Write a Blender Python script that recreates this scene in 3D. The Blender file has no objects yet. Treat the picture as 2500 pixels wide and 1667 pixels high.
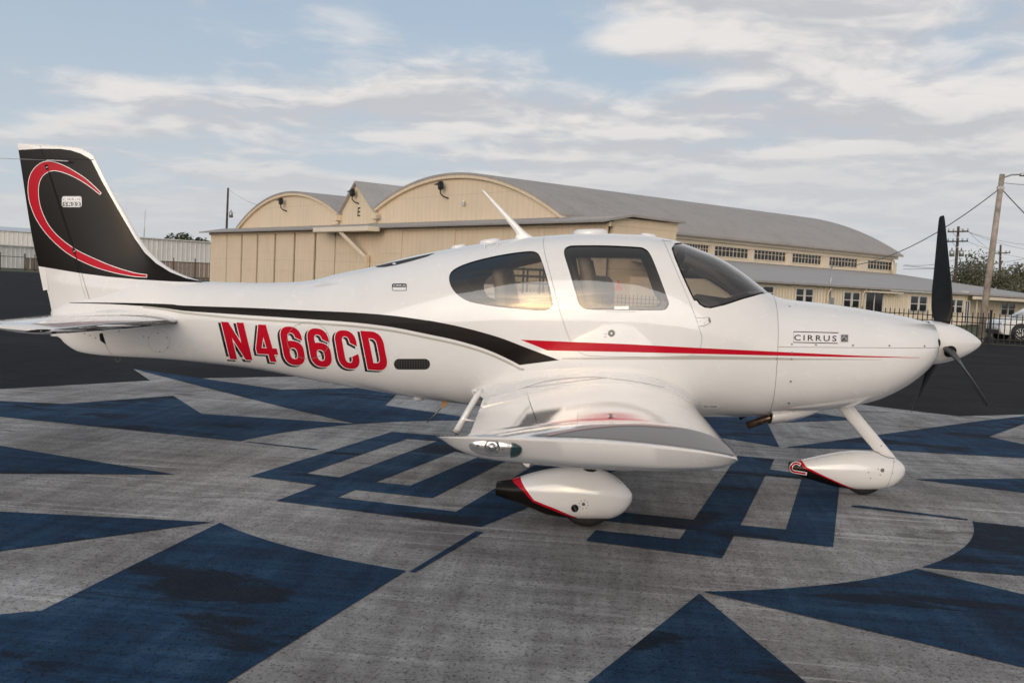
import bpy, bmesh, math, random
import numpy as np
from math import radians, sin, cos, pi, sqrt, hypot, atan2
from mathutils import Vector, Matrix
from mathutils.bvhtree import BVHTree

scene = bpy.context.scene
COL = scene.collection
random.seed(7)

# ------------------------------------------------------------------ camera
PW, PH, FPX = 2500.0, 1667.0, 2397.0
CAM = Vector((-2.766, -7.86, 1.521))
YAW, PITCH, ROLL = radians(-6.15), radians(-3.39), radians(2.7)
_f = Vector((sin(YAW) * cos(PITCH), cos(YAW) * cos(PITCH), sin(PITCH)))
_r0 = Vector((cos(YAW), -sin(YAW), 0))
_u0 = _r0.cross(_f)
_r = cos(ROLL) * _r0 + sin(ROLL) * _u0
_u = -sin(ROLL) * _r0 + cos(ROLL) * _u0
cam_data = bpy.data.cameras.new('camera')
cam = bpy.data.objects.new('camera', cam_data)
COL.objects.link(cam)
cam.matrix_world = Matrix(((_r.x, _u.x, -_f.x, CAM.x), (_r.y, _u.y, -_f.y, CAM.y),
                           (_r.z, _u.z, -_f.z, CAM.z), (0, 0, 0, 1)))
cam_data.sensor_width = 36.0
cam_data.lens = FPX / PW * 36.0
cam_data.clip_start = 0.05
cam_data.clip_end = 8000
cam_data.dof.use_dof = True
cam_data.dof.focus_distance = 7.6
cam_data.dof.aperture_fstop = 8.0
scene.camera = cam

# ------------------------------------------------------------------ sky and sun
SUN_EL, SUN_AZ = radians(9.0), radians(192.0)      # azimuth clockwise from +Y (the far side)
SUN_DIR = Vector((sin(SUN_AZ) * cos(SUN_EL), cos(SUN_AZ) * cos(SUN_EL), sin(SUN_EL)))
world = bpy.data.worlds.new('World')
scene.world = world
world.use_nodes = True

class NT:
    """small helper to write node trees"""
    def __init__(s, tree):
        s.t = tree; s.n = tree.nodes; s.l = tree.links; s.n.clear()
    def add(s, typ, **kw):
        n = s.n.new(typ)
        for k, v in kw.items():
            if k == 'inp':
                for i, val in v.items():
                    s.put(n.inputs[i], val)
            else:
                setattr(n, k, v)
        return n
    def put(s, sock, val):
        if hasattr(val, 'links') or isinstance(val, bpy.types.NodeSocket):
            s.l.new(val, sock)
        else:
            if sock.type == 'RGBA' and len(val) == 3:
                val = (*val, 1)
            sock.default_value = val
    def math(s, op, a, b=None, c=None, clamp=False):
        n = s.add('ShaderNodeMath', operation=op, use_clamp=clamp)
        s.put(n.inputs[0], a)
        if b is not None: s.put(n.inputs[1], b)
        if c is not None: s.put(n.inputs[2], c)
        return n.outputs[0]
    def vmath(s, op, a, b=None, out=0):
        n = s.add('ShaderNodeVectorMath', operation=op)
        s.put(n.inputs[0], a)
        if b is not None:
            s.put(n.inputs['Scale' if op == 'SCALE' else 1], b)
        return n.outputs[out]
    def noise(s, vec, scale, detail=4, rough=.5, dist=0, out=0, dims='3D'):
        n = s.add('ShaderNodeTexNoise', noise_dimensions=dims)
        if vec is not None: s.l.new(vec, n.inputs['Vector'])
        n.inputs['Scale'].default_value = scale
        n.inputs['Detail'].default_value = detail
        n.inputs['Roughness'].default_value = rough
        n.inputs['Distortion'].default_value = dist
        return n.outputs[out]
    def ramp(s, fac, stops, interp='LINEAR'):
        n = s.add('ShaderNodeValToRGB')
        s.l.new(fac, n.inputs[0])
        cr = n.color_ramp; cr.interpolation = interp
        while len(cr.elements) < len(stops): cr.elements.new(.5)
        for e, (p, c) in zip(cr.elements, stops):
            e.position = p
            e.color = (c, c, c, 1) if not hasattr(c, '__len__') else (*c[:3], 1)
        return n.outputs[0]
    def maprange(s, v, a, b, c=0., d=1., smooth=True):
        n = s.add('ShaderNodeMapRange', interpolation_type='SMOOTHSTEP' if smooth else 'LINEAR')
        for i, x in enumerate((v, a, b, c, d)): s.put(n.inputs[i], x)
        return n.outputs[0]
    def mix(s, fac, a, b, blend='MIX'):
        n = s.add('ShaderNodeMix', data_type='RGBA', blend_type=blend)
        s.put(n.inputs[0], fac); s.put(n.inputs[6], a); s.put(n.inputs[7], b)
        return n.outputs[2]
    def mapping(s, vec, scale=(1, 1, 1), rot=(0, 0, 0), loc=(0, 0, 0)):
        n = s.add('ShaderNodeMapping')
        s.l.new(vec, n.inputs[0])
        n.inputs['Scale'].default_value = scale; n.inputs['Rotation'].default_value = rot
        n.inputs['Location'].default_value = loc
        return n.outputs[0]

def build_world():
    w = NT(world.node_tree)
    out = w.add('ShaderNodeOutputWorld')
    bg = w.add('ShaderNodeBackground')
    w.l.new(bg.outputs[0], out.inputs[0])
    tc = w.add('ShaderNodeTexCoord')
    d = w.vmath('NORMALIZE', tc.outputs['Generated'])
    sky = w.add('ShaderNodeTexSky', sky_type='NISHITA', sun_disc=False)
    sky.sun_elevation = SUN_EL; sky.sun_rotation = SUN_AZ
    sky.altitude = 100; sky.air_density = 1.0; sky.dust_density = 1.6; sky.ozone_density = 1.0
    skyc = w.vmath('SCALE', sky.outputs[0], 0.12)
    sep = w.add('ShaderNodeSeparateXYZ'); w.l.new(d, sep.inputs[0])
    zz = w.math('MAXIMUM', sep.outputs[2], 0.0)
    # thin high veil over the clear sky, paler towards the horizon
    haze = w.maprange(zz, 0.0, 0.34, 1.0, 0.0)
    base = w.mix(0.85, skyc, (0.385, 0.495, 0.635))
    base = w.mix(w.math('MULTIPLY', haze, 0.80), base, (0.58, 0.62, 0.65))
    # clouds lie on a flat deck: direction projected on a plane gives them perspective
    den = w.math('ADD', zz, 0.115)
    cb = w.add('ShaderNodeCombineXYZ')
    w.l.new(w.math('DIVIDE', sep.outputs[0], den), cb.inputs[0])
    w.l.new(w.math('DIVIDE', sep.outputs[1], den), cb.inputs[1])
    P = w.mapping(cb.outputs[0], loc=CLOUD_OFF)
    warp = w.add('ShaderNodeTexNoise'); w.l.new(P, warp.inputs['Vector']); warp.inputs['Scale'].default_value = 1.8; warp.inputs['Detail'].default_value = 3
    wv = w.vmath('SCALE', w.vmath('SUBTRACT', warp.outputs['Color'], (.5, .5, .5)), .38)
    Pw = w.vmath('ADD', P, wv)
    big = w.noise(P, 0.62, 3, .5)
    mid = w.noise(Pw, 1.35, 9, .53)
    fine = w.noise(Pw, 6.5, 6, .6)
    cov = w.math('ADD', w.math('MULTIPLY', big, .75), w.math('ADD', w.math('MULTIPLY', mid, .55), w.math('MULTIPLY', fine, .10)))
    az = w.math('MULTIPLY', w.math('DIVIDE', sep.outputs[0], w.math('ADD', w.math('ABSOLUTE', sep.outputs[1]), .35)), .22)
    low = w.maprange(zz, 0.03, 0.20, 1.0, 0.0)
    cov = w.math('ADD', w.math('ADD', cov, az), w.math('MULTIPLY', low, .10))
    high = w.maprange(zz, .30, .60)                       # overhead the deck closes and its dull bases show
    cov = w.math('ADD', cov, w.math('MULTIPLY', high, .10))
    mask = w.maprange(cov, .600, .735)
    # sides facing the sun are lit: compare with a sample moved toward it
    P2 = w.vmath('ADD', Pw, (SUN_DIR.x * .15, SUN_DIR.y * .15, 0.0))
    mid2 = w.noise(P2, 1.35, 9, .53)
    rel = w.math('SUBTRACT', mid, mid2)
    lit = w.maprange(w.math('ADD', w.math('MULTIPLY', rel, 5.0), w.math('MULTIPLY', w.math('SUBTRACT', fine, .5), .55)), -.34, .42)
    thick = w.maprange(cov, .74, .98)
    ccol = w.mix(lit, (0.535, 0.54, 0.57), (0.79, 0.76, 0.735))
    ccol = w.mix(w.math('MULTIPLY', thick, .45), ccol, (0.56, 0.56, 0.585))
    ccol = w.mix(w.math('MULTIPLY', low, .86), ccol, (0.585, 0.595, 0.615))
    ccol = w.mix(w.math('MULTIPLY', high, .75), ccol, (0.43, 0.425, 0.435))
    # the evening side: warm glow round the low sun behind thin cloud
    sd = w.math('MAXIMUM', w.vmath('DOT_PRODUCT', d, tuple(SUN_DIR), out=1), 0.0)
    wide = w.math('POWER', sd, 3.0); core = w.math('POWER', sd, 14.0); hot = w.math('POWER', sd, 160.0)
    warm = w.mix(wide, (1, 1, 1), (1.5, 1.4, 1.28))
    col = w.mix(w.math('MULTIPLY', mask, .95), base, ccol)
    col = w.mix(1.0, col, warm, 'MULTIPLY')
    gl_ = w.vmath('ADD', w.vmath('SCALE', (1.7, 1.25, .80), core), w.vmath('SCALE', (14.0, 8.4, 3.2), hot))
    gl_ = w.vmath('SCALE', gl_, w.maprange(mask, 0, 1, 1.0, .45))
    col = w.vmath('ADD', col, gl_)
    w.l.new(col, bg.inputs[0]); bg.inputs[1].default_value = 1.0
CLOUD_OFF = (5.3, 12.9, 0)
build_world()

sun_data = bpy.data.lights.new('sun', 'SUN')
sun = bpy.data.objects.new('sun', sun_data); COL.objects.link(sun)
sun_data.energy = 1.1; sun_data.angle = radians(45); sun_data.color = (1.0, .975, .95)
sun.rotation_euler = (-SUN_DIR).to_track_quat('-Z', 'Y').to_euler()

vs = scene.view_settings
vs.view_transform = 'Standard'; vs.look = 'None'; vs.exposure = 0.06; vs.gamma = 1.0; vs.use_curve_mapping = False

# ------------------------------------------------------------------ pixel helpers (photograph pixels to points in the place)
def ray(x, y):
    return _f + (x - PW / 2) / FPX * _r - (y - PH / 2) / FPX * _u
def at_y(x, y, Y):
    d = ray(x, y); return CAM + d * ((Y - CAM.y) / d.y)
def at_z(x, y, Z=0.):
    d = ray(x, y); return CAM + d * ((Z - CAM.z) / d.z)
def at_depth(x, y, dep):
    return CAM + ray(x, y) * dep
def on_plane(x, y, O, n):
    d = ray(x, y); return CAM + d * ((O - CAM).dot(n) / d.dot(n))
def zoomer(ox, oy, s):
    return lambda x, y: (ox + x / s, oy + y / s)
Z1 = zoomer(0, 330, 2.614); Z2 = zoomer(450, 550, 3.1354); Z3 = zoomer(1050, 530, 3.136); Z4 = zoomer(1700, 480, 2.851)
Z5 = zoomer(1030, 880, 2.94); Z6 = zoomer(1780, 880, 3.484)
GL = zoomer(0, 880, 1.8816); GR = zoomer(1250, 880, 1.8816)

# ------------------------------------------------------------------ mesh helpers
def tag(o, label=None, cat=None, group=None, kind=None):
    if label: o['label'] = label
    if cat: o['category'] = cat
    if group: o['group'] = group
    if kind: o['kind'] = kind
    return o
def link(name, me, mat=None, parent=None, smooth=False, local=False):
    o = bpy.data.objects.new(name, me); COL.objects.link(o)
    if mat is not None and not me.materials: me.materials.append(mat)
    if parent is not None:
        o.parent = parent
        if parent.type == 'EMPTY' and not local: o.matrix_parent_inverse = parent.matrix_basis.inverted()
    if smooth:
        me.polygons.foreach_set('use_smooth', [True] * len(me.polygons))
    return o
def mesh(name, verts, faces, mat=None, parent=None, smooth=False):
    me = bpy.data.meshes.new(name)
    me.from_pydata([tuple(v) for v in verts], [], faces); me.update()
    return link(name, me, mat, parent, smooth)
def empty(name, loc=(0, 0, 0)):
    o = bpy.data.objects.new(name, None); COL.objects.link(o)
    o.location = loc
    o.empty_display_size = .2
    return o
def bm_obj(name, bm, mat=None, parent=None, smooth=False):
    bmesh.ops.recalc_face_normals(bm, faces=bm.faces[:])
    me = bpy.data.meshes.new(name); bm.to_mesh(me); bm.free()
    return link(name, me, mat, parent, smooth)
def add_box(bm, c, s, rz=0, M=None):
    """box with centre c and full size s"""
    m = M if M is not None else Matrix.Translation(Vector(c)) @ Matrix.Rotation(rz, 4, 'Z')
    m = m @ Matrix.Diagonal((*s, 1))
    return bmesh.ops.create_cube(bm, size=1, matrix=m)['verts']
def frame_mat(O, ax, ay, az):
    return Matrix(((ax.x, ay.x, az.x, O.x), (ax.y, ay.y, az.y, O.y), (ax.z, ay.z, az.z, O.z), (0, 0, 0, 1)))
def add_tube(bm, pts, rad, n=8, cap=True):
    pts = [Vector(p) for p in pts]
    rads = rad if hasattr(rad, '__len__') else [rad] * len(pts)
    rings = []
    prev = None
    for i, p in enumerate(pts):
        t = (pts[min(i + 1, len(pts) - 1)] - pts[max(i - 1, 0)]).normalized()
        if prev is None:
            a = t.orthogonal().normalized()
        else:
            a = (prev - t * prev.dot(t)).normalized()
        prev = a; b = t.cross(a)
        rings.append([bm.verts.new(p + (a * cos(2 * pi * k / n) + b * sin(2 * pi * k / n)) * rads[i]) for k in range(n)])
    for A, B in zip(rings, rings[1:]):
        for k in range(n):
            bm.faces.new((A[k], A[(k + 1) % n], B[(k + 1) % n], B[k]))
    if cap:
        bm.faces.new(rings[0][::-1]); bm.faces.new(rings[-1])
def tube(name, pts, rad, mat, parent=None, n=8, smooth=True):
    bm = bmesh.new(); add_tube(bm, pts, rad, n)
    return bm_obj(name, bm, mat, parent, smooth)
def loft_data(rings, cap0=True, cap1=True, closed=True):
    n = len(rings[0]); V = [p for r in rings for p in r]; Fc = []
    for i in range(len(rings) - 1):
        for k in range(n if closed else n - 1):
            a = i * n + k; b = i * n + (k + 1) % n
            Fc.append((a, b, b + n, a + n))
    if cap0: Fc.append(tuple(range(n))[::-1])
    if cap1: Fc.append(tuple((len(rings) - 1) * n + k for k in range(n)))
    return V, Fc
def loft(name, rings, mat, parent=None, smooth=True, cap0=True, cap1=True):
    V, Fc = loft_data(rings, cap0, cap1)
    bm = bmesh.new()
    vs_ = [bm.verts.new(v) for v in V]
    for f in Fc:
        try: bm.faces.new([vs_[i] for i in f])
        except ValueError: pass
    o = bm_obj(name, bm, mat, parent, smooth)
    return o
def pchip(xs, ys):
    xs = np.array(xs, float); ys = np.array(ys, float)
    o = np.argsort(xs); xs = xs[o]; ys = ys[o]
    h = np.diff(xs); dl = np.diff(ys) / h
    m = np.zeros(len(xs)); m[0] = dl[0]; m[-1] = dl[-1]
    for i in range(1, len(xs) - 1):
        if dl[i - 1] * dl[i] > 0:
            w1 = 2 * h[i] + h[i - 1]; w2 = h[i] + 2 * h[i - 1]
            m[i] = (w1 + w2) / (w1 / dl[i - 1] + w2 / dl[i])
    def f(x):
        x = min(max(x, xs[0]), xs[-1]); i = min(int(np.searchsorted(xs, x, 'right')) - 1, len(h) - 1)
        t = (x - xs[i]) / h[i]
        return float((2*t**3-3*t**2+1)*ys[i] + (t**3-2*t**2+t)*h[i]*m[i] + (-2*t**3+3*t**2)*ys[i+1] + (t**3-t**2)*h[i]*m[i+1])
    return f
def bvh_of(o):
    me = o.data
    M = o.matrix_world
    return BVHTree.FromPolygons([v.co.copy() for v in me.vertices], [tuple(p.vertices) for p in me.polygons])
def fill_loops(loops, offset=0.0):
    """2D loops (with holes) to a triangulated flat mesh: list of verts, list of faces"""
    cu = bpy.data.curves.new('t', 'CURVE'); cu.dimensions = '2D'; cu.fill_mode = 'BOTH'; cu.offset = offset
    for lp in loops:
        sp = cu.splines.new('POLY'); sp.points.add(len(lp) - 1)
        for p, q in zip(sp.points, lp): p.co = (q[0], q[1], 0, 1)
        sp.use_cyclic_u = True
    ob = bpy.data.objects.new('t', cu); COL.objects.link(ob)
    dg = bpy.context.evaluated_depsgraph_get(); dg.update()
    me = bpy.data.meshes.new_from_object(ob.evaluated_get(dg))
    bpy.data.objects.remove(ob); bpy.data.curves.remove(cu)
    return me
def decal(name, loops, mat, bvh, off=.0015, parent=None, grid=14, offset=0., shift=(0, 0), snap=None):
    """a thin film lying on a surface: outline in photograph pixels, laid on the real surface"""
    if not hasattr(loops[0][0], '__len__'): loops = [loops]
    S = .01
    me = fill_loops([[(x * S, -y * S) for x, y in lp] for lp in loops], offset * S)
    bm = bmesh.new(); bm.from_mesh(me); bpy.data.meshes.remove(me)
    bmesh.ops.remove_doubles(bm, verts=bm.verts[:], dist=1e-5)
    xs = [v.co.x for v in bm.verts]; ys = [v.co.y for v in bm.verts]
    g = grid * S
    for lo, hi, ax in ((min(xs), max(xs), 0), (min(ys), max(ys), 1)):
        k = math.floor(lo / g) + 1
        while k * g < hi:
            co = [0, 0, 0]; no = [0, 0, 0]; co[ax] = k * g; no[ax] = 1
            bmesh.ops.bisect_plane(bm, geom=bm.verts[:] + bm.edges[:] + bm.faces[:], plane_co=co, plane_no=no, dist=1e-6)
            k += 1
    dead = []
    for v in bm.verts:
        x = v.co.x / S + shift[0]; y = -v.co.y / S + shift[1]
        d = ray(x, y).normalized()
        hit = bvh.ray_cast(CAM, d)
        if hit[0] is None:
            if snap is None: dead.append(v); continue
            q = bvh.find_nearest(at_y(x, y, snap)); v.co = q[0] - d * off; continue
        n = hit[1]
        if n.dot(d) > 0: n = -n
        v.co = hit[0] + n * off
    if dead: bmesh.ops.delete(bm, geom=dead, context='VERTS')
    bmesh.ops.triangulate(bm, faces=bm.faces[:])
    me = bpy.data.meshes.new(name); 
    for f in bm.faces:
        f.normal_update()
        c = f.calc_center_median()
        if f.normal.dot(CAM - c) < 0: f.normal_flip()
    bm.to_mesh(me); bm.free()
    return link(name, me, mat, parent, True)
def line_loop(pts, w):
    """a thin band of width w pixels along a pixel polyline"""
    L_, R_ = [], []
    for i, p in enumerate(pts):
        a = pts[max(i - 1, 0)]; b = pts[min(i + 1, len(pts) - 1)]
        dx, dy = b[0] - a[0], b[1] - a[1]; l = hypot(dx, dy) or 1
        nx, ny = -dy / l * w / 2, dx / l * w / 2
        L_.append((p[0] + nx, p[1] + ny)); R_.append((p[0] - nx, p[1] - ny))
    return L_ + R_[::-1]
def smooth_poly(pts, n=4, closed=True):
    """Catmull-Rom through the points"""
    out = []; N = len(pts)
    for i in range(N if closed else N - 1):
        g = lambda k: pts[(i + k) % N] if closed else pts[min(max(i + k, 0), N - 1)]
        p0, p1, p2, p3 = g(-1), g(0), g(1), g(2)
        for j in range(n):
            t = j / n
            out.append(tuple(.5 * (2*p1[c] + (p2[c]-p0[c])*t + (2*p0[c]-5*p1[c]+4*p2[c]-p3[c])*t*t + (3*p1[c]-p0[c]-3*p2[c]+p3[c])*t**3) for c in (0, 1)))
    if not closed: out.append(tuple(pts[-1]))
    return out
def circ(cx, cy, r, n=20, ry=None):
    ry = ry or r
    return [(cx + r * cos(2 * pi * k / n), cy + ry * sin(2 * pi * k / n)) for k in range(n)]

# ------------------------------------------------------------------ materials
def mat_new(name):
    m = bpy.data.materials.new(name); m.use_nodes = True
    t = NT(m.node_tree)
    o = t.add('ShaderNodeOutputMaterial'); b = t.add('ShaderNodeBsdfPrincipled')
    t.l.new(b.outputs[0], o.inputs[0])
    return m, t, b, o
def simple(name, col, rough=.5, metal=0., coat=0., var=.0, scale=8., bump=0., bscale=60., spec=.5):
    m, t, b, o = mat_new(name)
    tc = t.add('ShaderNodeTexCoord').outputs['Object']
    if var > 0:
        n = t.noise(tc, scale, 5, .6)
        f = t.maprange(n, .25, .75, 1 - var, 1 + var)
        c = t.vmath('SCALE', (*col,)[:3], f)
        t.l.new(c, b.inputs['Base Color'])
    else:
        b.inputs['Base Color'].default_value = (*col, 1)
    if bump > 0:
        bn = t.add('ShaderNodeBump'); bn.inputs['Strength'].default_value = bump; bn.inputs['Distance'].default_value = .01
        t.l.new(t.noise(tc, bscale, 4, .6), bn.inputs['Height']); t.l.new(bn.outputs[0], b.inputs['Normal'])
    b.inputs['Roughness'].default_value = rough; b.inputs['Metallic'].default_value = metal
    b.inputs['Coat Weight'].default_value = coat; b.inputs['Coat Roughness'].default_value = .03
    b.inputs['Specular IOR Level'].default_value = spec
    return m
def gloss_paint(name, col, rough=.22, ripple=None):
    m, t, b, o = mat_new(name)
    tc = t.add('ShaderNodeTexCoord').outputs['Object']
    n = t.noise(tc, 3.5, 6, .62)
    f = t.maprange(n, .3, .7, .975, 1.02)
    t.l.new(t.vmath('SCALE', col, f), b.inputs['Base Color'])
    dust = t.maprange(t.noise(tc, 9., 6, .7), .35, .8, rough * .8, rough * 1.5)
    t.l.new(dust, b.inputs['Roughness'])
    b.inputs['Coat Weight'].default_value = 1.0
    b.inputs['Coat IOR'].default_value = 1.5
    b.inputs['Coat Roughness'].default_value = .025
    bn = t.add('ShaderNodeBump'); bn.inputs['Strength'].default_value = .02; bn.inputs['Distance'].default_value = .02
    if ripple:
        # hand-finished skin: faint chordwise ripples break up mirrored stripes
        bn.inputs['Strength'].default_value = ripple
        t.l.new(t.noise(t.mapping(tc, (1.1, 26, 1)), 1.0, 5, .62), bn.inputs['Height'])
    else:
        t.l.new(t.noise(tc, 5., 2, .4), bn.inputs['Height'])
    t.l.new(bn.outputs[0], b.inputs['Coat Normal'])
    return m
M = {}
M['white'] = gloss_paint('white gloss aircraft paint', (.80, .79, .78))
M['wingwhite'] = gloss_paint('white gloss wing paint', (.80, .79, .78), ripple=.003)
M['red'] = simple('red gloss paint', (.50, .006, .022), .16, spec=.13, var=.03)
M['black'] = simple('black brown gloss paint', (.010, .0075, .0065), .24, spec=.15)
M['greystripe'] = gloss_paint('warm grey stripe paint', (.46, .43, .39))
M['letterwhite'] = gloss_paint('bright white vinyl', (.86, .85, .84))
M['letterblack'] = gloss_paint('black vinyl', (.010, .010, .010))
M['seam'] = simple('dark panel gap', (.24, .225, .21), .8)
M['prop'] = simple('matt black propeller paint', (.010, .010, .011), .42, var=.25, scale=14, spec=.22)
M['rubber'] = simple('tyre rubber', (.014, .013, .013), .75, var=.3, scale=30, bump=.3, bscale=80)
M['chrome'] = simple('brushed aluminium', (.72, .71, .70), .22, metal=1., var=.06, scale=20)
M['screw'] = simple('fastener metal', (.20, .19, .18), .4, metal=.8)
M['exhaust'] = simple('heat tinted exhaust steel', (.22, .16, .11), .35, metal=.9, var=.4, scale=25)
M['darkhole'] = simple('dark opening', (.006, .006, .006), .9)
M['mask'] = simple('black window surround', (.008, .009, .012), .5, spec=.15)
M['interior'] = simple('dark grey cabin trim', (.035, .035, .037), .8, var=.2)
M['lining'] = simple('grey cabin lining', (.28, .26, .24), .8, var=.1)
M['leather'] = simple('tan seat leather', (.36, .305, .25), .5, var=.12, scale=12, bump=.15)
M['placard'] = simple('grey placard', (.55, .55, .56), .4)
M['greenlens'] = simple('dark green navigation lens', (.004, .03, .035), .05, coat=1.)
def glass_mat(name, tint, ior=1.5, rough=.0):
    m = bpy.data.materials.new(name); m.use_nodes = True
    t = NT(m.node_tree)
    o = t.add('ShaderNodeOutputMaterial')
    tr = t.add('ShaderNodeBsdfTransparent'); tr.inputs[0].default_value = (*tint, 1)
    gl = t.add('ShaderNodeBsdfGlossy'); gl.inputs['Roughness'].default_value = rough
    tc = t.add('ShaderNodeTexCoord').outputs['Object']
    bn = t.add('ShaderNodeBump'); bn.inputs['Strength'].default_value = .03; bn.inputs['Distance'].default_value = .02
    t.l.new(t.noise(tc, 3., 2, .4), bn.inputs['Height']); t.l.new(bn.outputs[0], gl.inputs['Normal'])
    fr = t.add('ShaderNodeFresnel'); fr.inputs['IOR'].default_value = ior
    mx = t.add('ShaderNodeMixShader')
    t.l.new(t.math('MULTIPLY', fr.outputs[0], 2.0, clamp=True), mx.inputs[0])   # both faces of the pane reflect
    t.l.new(tr.outputs[0], mx.inputs[1]); t.l.new(gl.outputs[0], mx.inputs[2]); t.l.new(mx.outputs[0], o.inputs[0])
    return m
M['glass'] = glass_mat('acrylic window', (.66, .635, .60), 1.58)
M['lens'] = glass_mat('clear lens', (.85, .86, .88), 1.6)
M['pane'] = None
# ------------------------------------------------------------------ ground materials
def ground_mat(name, cols, worn, worn_amt, pit, pitcol=(.022, .021, .021), rough=(.55, .8), streak=.35, bump=.5, spec=.12, scuff=.85):
    """painted or bare asphalt: large mottling, drag streaks, aggregate pits"""
    m, t, b, o = mat_new(name)
    P = t.add('ShaderNodeTexCoord').outputs['Object']
    big = t.noise(P, .45, 5, .6, .4)
    med = t.noise(P, 2.6, 6, .65, .3)
    s1 = t.noise(t.mapping(P, (.7, 9, 1), (0, 0, radians(13))), 1.0, 5, .65)
    s2 = t.noise(t.mapping(P, (8, .55, 1), (0, 0, radians(38))), 1.0, 4, .6)
    tone = t.math('ADD', t.math('MULTIPLY', big, .9), t.math('MULTIPLY', med, .55))
    tone = t.math('ADD', tone, t.math('ADD', t.math('MULTIPLY', s1, streak), t.math('MULTIPLY', s2, streak * .8)))
    k = .5 * (.9 + .55 + 1.8 * streak)
    c = t.ramp(t.maprange(tone, k - .20, k + .20, smooth=False), [(0, cols[0]), (.5, cols[1]), (1, cols[2])])
    # worn patches where the paint has thinned
    wn = t.noise(t.mapping(P, (.8, 1.7, 1), (0, 0, radians(-20)), (4.2, 1.3, 0)), .9, 6, .62, .5)
    wm = t.maprange(wn, .60 - worn_amt, .66 - worn_amt)
    c = t.mix(t.math('MULTIPLY', wm, .9), c, worn)
    # pale scuffs and drag marks in two directions
    for sc_, an, lo_ in (((.22, 7.5, 1), 21, .60), ((.16, 10., 1), -32, .62), ((.3, 14., 1), 74, .63)):
        g_ = t.noise(t.mapping(P, sc_, (0, 0, radians(an)), (an * .37, 2.2, 0)), 1.0, 4, .6)
        gate = t.maprange(t.noise(P, .55, 2, .5), .42, .62)
        c = t.mix(t.math('MULTIPLY', t.math('MULTIPLY', t.maprange(g_, lo_, lo_ + .09), gate), scuff), c, tuple(min(1, x * 1.35) for x in cols[2]))
    # aggregate: pits and bright stones
    f1 = t.noise(P, 95, 3, .7)
    f2 = t.noise(P, 38, 4, .7)
    pits = t.maprange(t.math('ADD', t.math('MULTIPLY', f1, .6), t.math('MULTIPLY', f2, .4)), .36, .50, 1.0, 0.0)
    c = t.mix(t.math('MULTIPLY', pits, pit), c, pitcol)
    spk = t.maprange(f1, .60, .74)
    c = t.mix(t.math('MULTIPLY', spk, .22), c, tuple(min(1, x * 1.9 + .01) for x in cols[2]))
    t.l.new(c, b.inputs['Base Color'])
    t.l.new(t.maprange(med, .3, .7, rough[0], rough[1]), b.inputs['Roughness'])
    b.inputs['Specular IOR Level'].default_value = spec
    bn = t.add('ShaderNodeBump'); bn.inputs['Strength'].default_value = bump; bn.inputs['Distance'].default_value = .006
    t.l.new(t.math('SUBTRACT', f1, t.math('MULTIPLY', pits, .5)), bn.inputs['Height'])
    t.l.new(bn.outputs[0], b.inputs['Normal'])
    return m
M['greypaint'] = ground_mat('worn grey ground paint', ((.185, .176, .170), (.300, .292, .286), (.46, .455, .45)), (.155, .147, .141), -.01, .85, rough=(.8, .95), streak=.6)
M['bluepaint'] = ground_mat('worn navy ground paint', ((.009, .024, .052), (.016, .048, .100), (.040, .088, .155)), (.012, .016, .026), .062, .9, pitcol=(.003, .006, .012), rough=(.8, .95), streak=.6, scuff=.16)
M['asphalt'] = ground_mat('dark sealed asphalt', ((.0135, .0135, .015), (.018, .018, .020), (.028, .028, .030)), (.016, .0155, .0165), -.05, .45, rough=(.85, .98), streak=.5, bump=.3, spec=.10, scuff=.30)
def grass_mat():
    m, t, b, o = mat_new('dry mown grass')
    P = t.add('ShaderNodeTexCoord').outputs['Object']
    n = t.noise(P, .6, 8, .7)
    c = t.ramp(n, [(.3, (.030, .042, .012)), (.55, (.055, .066, .020)), (.75, (.10, .095, .04))])
    t.l.new(c, b.inputs['Base Color']); b.inputs['Roughness'].default_value = .9
    return m
M['grass'] = grass_mat()

# ------------------------------------------------------------------ ground
def sheet(name, pts, z, mat, kind='structure', grid=None):
    me = fill_loops([[(p[0], p[1]) for p in pts]])
    for v in me.vertices: v.co.z = z
    bm = bmesh.new(); bm.from_mesh(me)
    bmesh.ops.remove_doubles(bm, verts=bm.verts[:], dist=1e-5)
    for f in bm.faces:
        if f.normal.z < 0: f.normal_flip()
    bm.to_mesh(me); bm.free()
    o = link(name, me, mat); me.name = name
    if kind: o['kind'] = kind
    return o
S_ = 4000
tag(sheet('ground', [(-S_, -S_), (S_, -S_), (S_, S_), (-S_, S_)], -.03, M['grass']), 'flat ground reaching to the horizon')
AZ = 0.0
apron_pts = [(-400, -200), (60, -200), (60, 30.5), (16.5, 32.0), (-6.0, 36.5), (6.0, 60), (-10, 62), (-60, 112), (-120, 112), (-400, 92)]
tag(sheet('apron', apron_pts, AZ, M['asphalt']), 'dark sealed asphalt apron between the aircraft and the hangars')
def gpx(pts): return [at_z(x, y, 0).xy for x, y in pts]
CC, CR_ = (-2.96, -.05), 0.
_cp = [GL(1640, 295), GL(1250, 345), GL(1120, 375), (1132, 1026), (1780, 1072), (1905, 1092), GR(2095, 740), GR(2040, 870), GR(1850, 960), GR(1500, 1025), GR(1100, 1062), GR(880, 1068), GL(990, 752), GL(1200, 830), GL(1500, 905), GL(1865, 970)]
_g = np.array([tuple(p) for p in gpx(_cp)])
_q = np.linalg.lstsq(np.c_[2 * _g, np.ones(len(_g))], (_g ** 2).sum(1), rcond=None)[0]
CC = (_q[0], _q[1]); CR_ = sqrt(_q[2] + _q[0] ** 2 + _q[1] ** 2)
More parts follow.
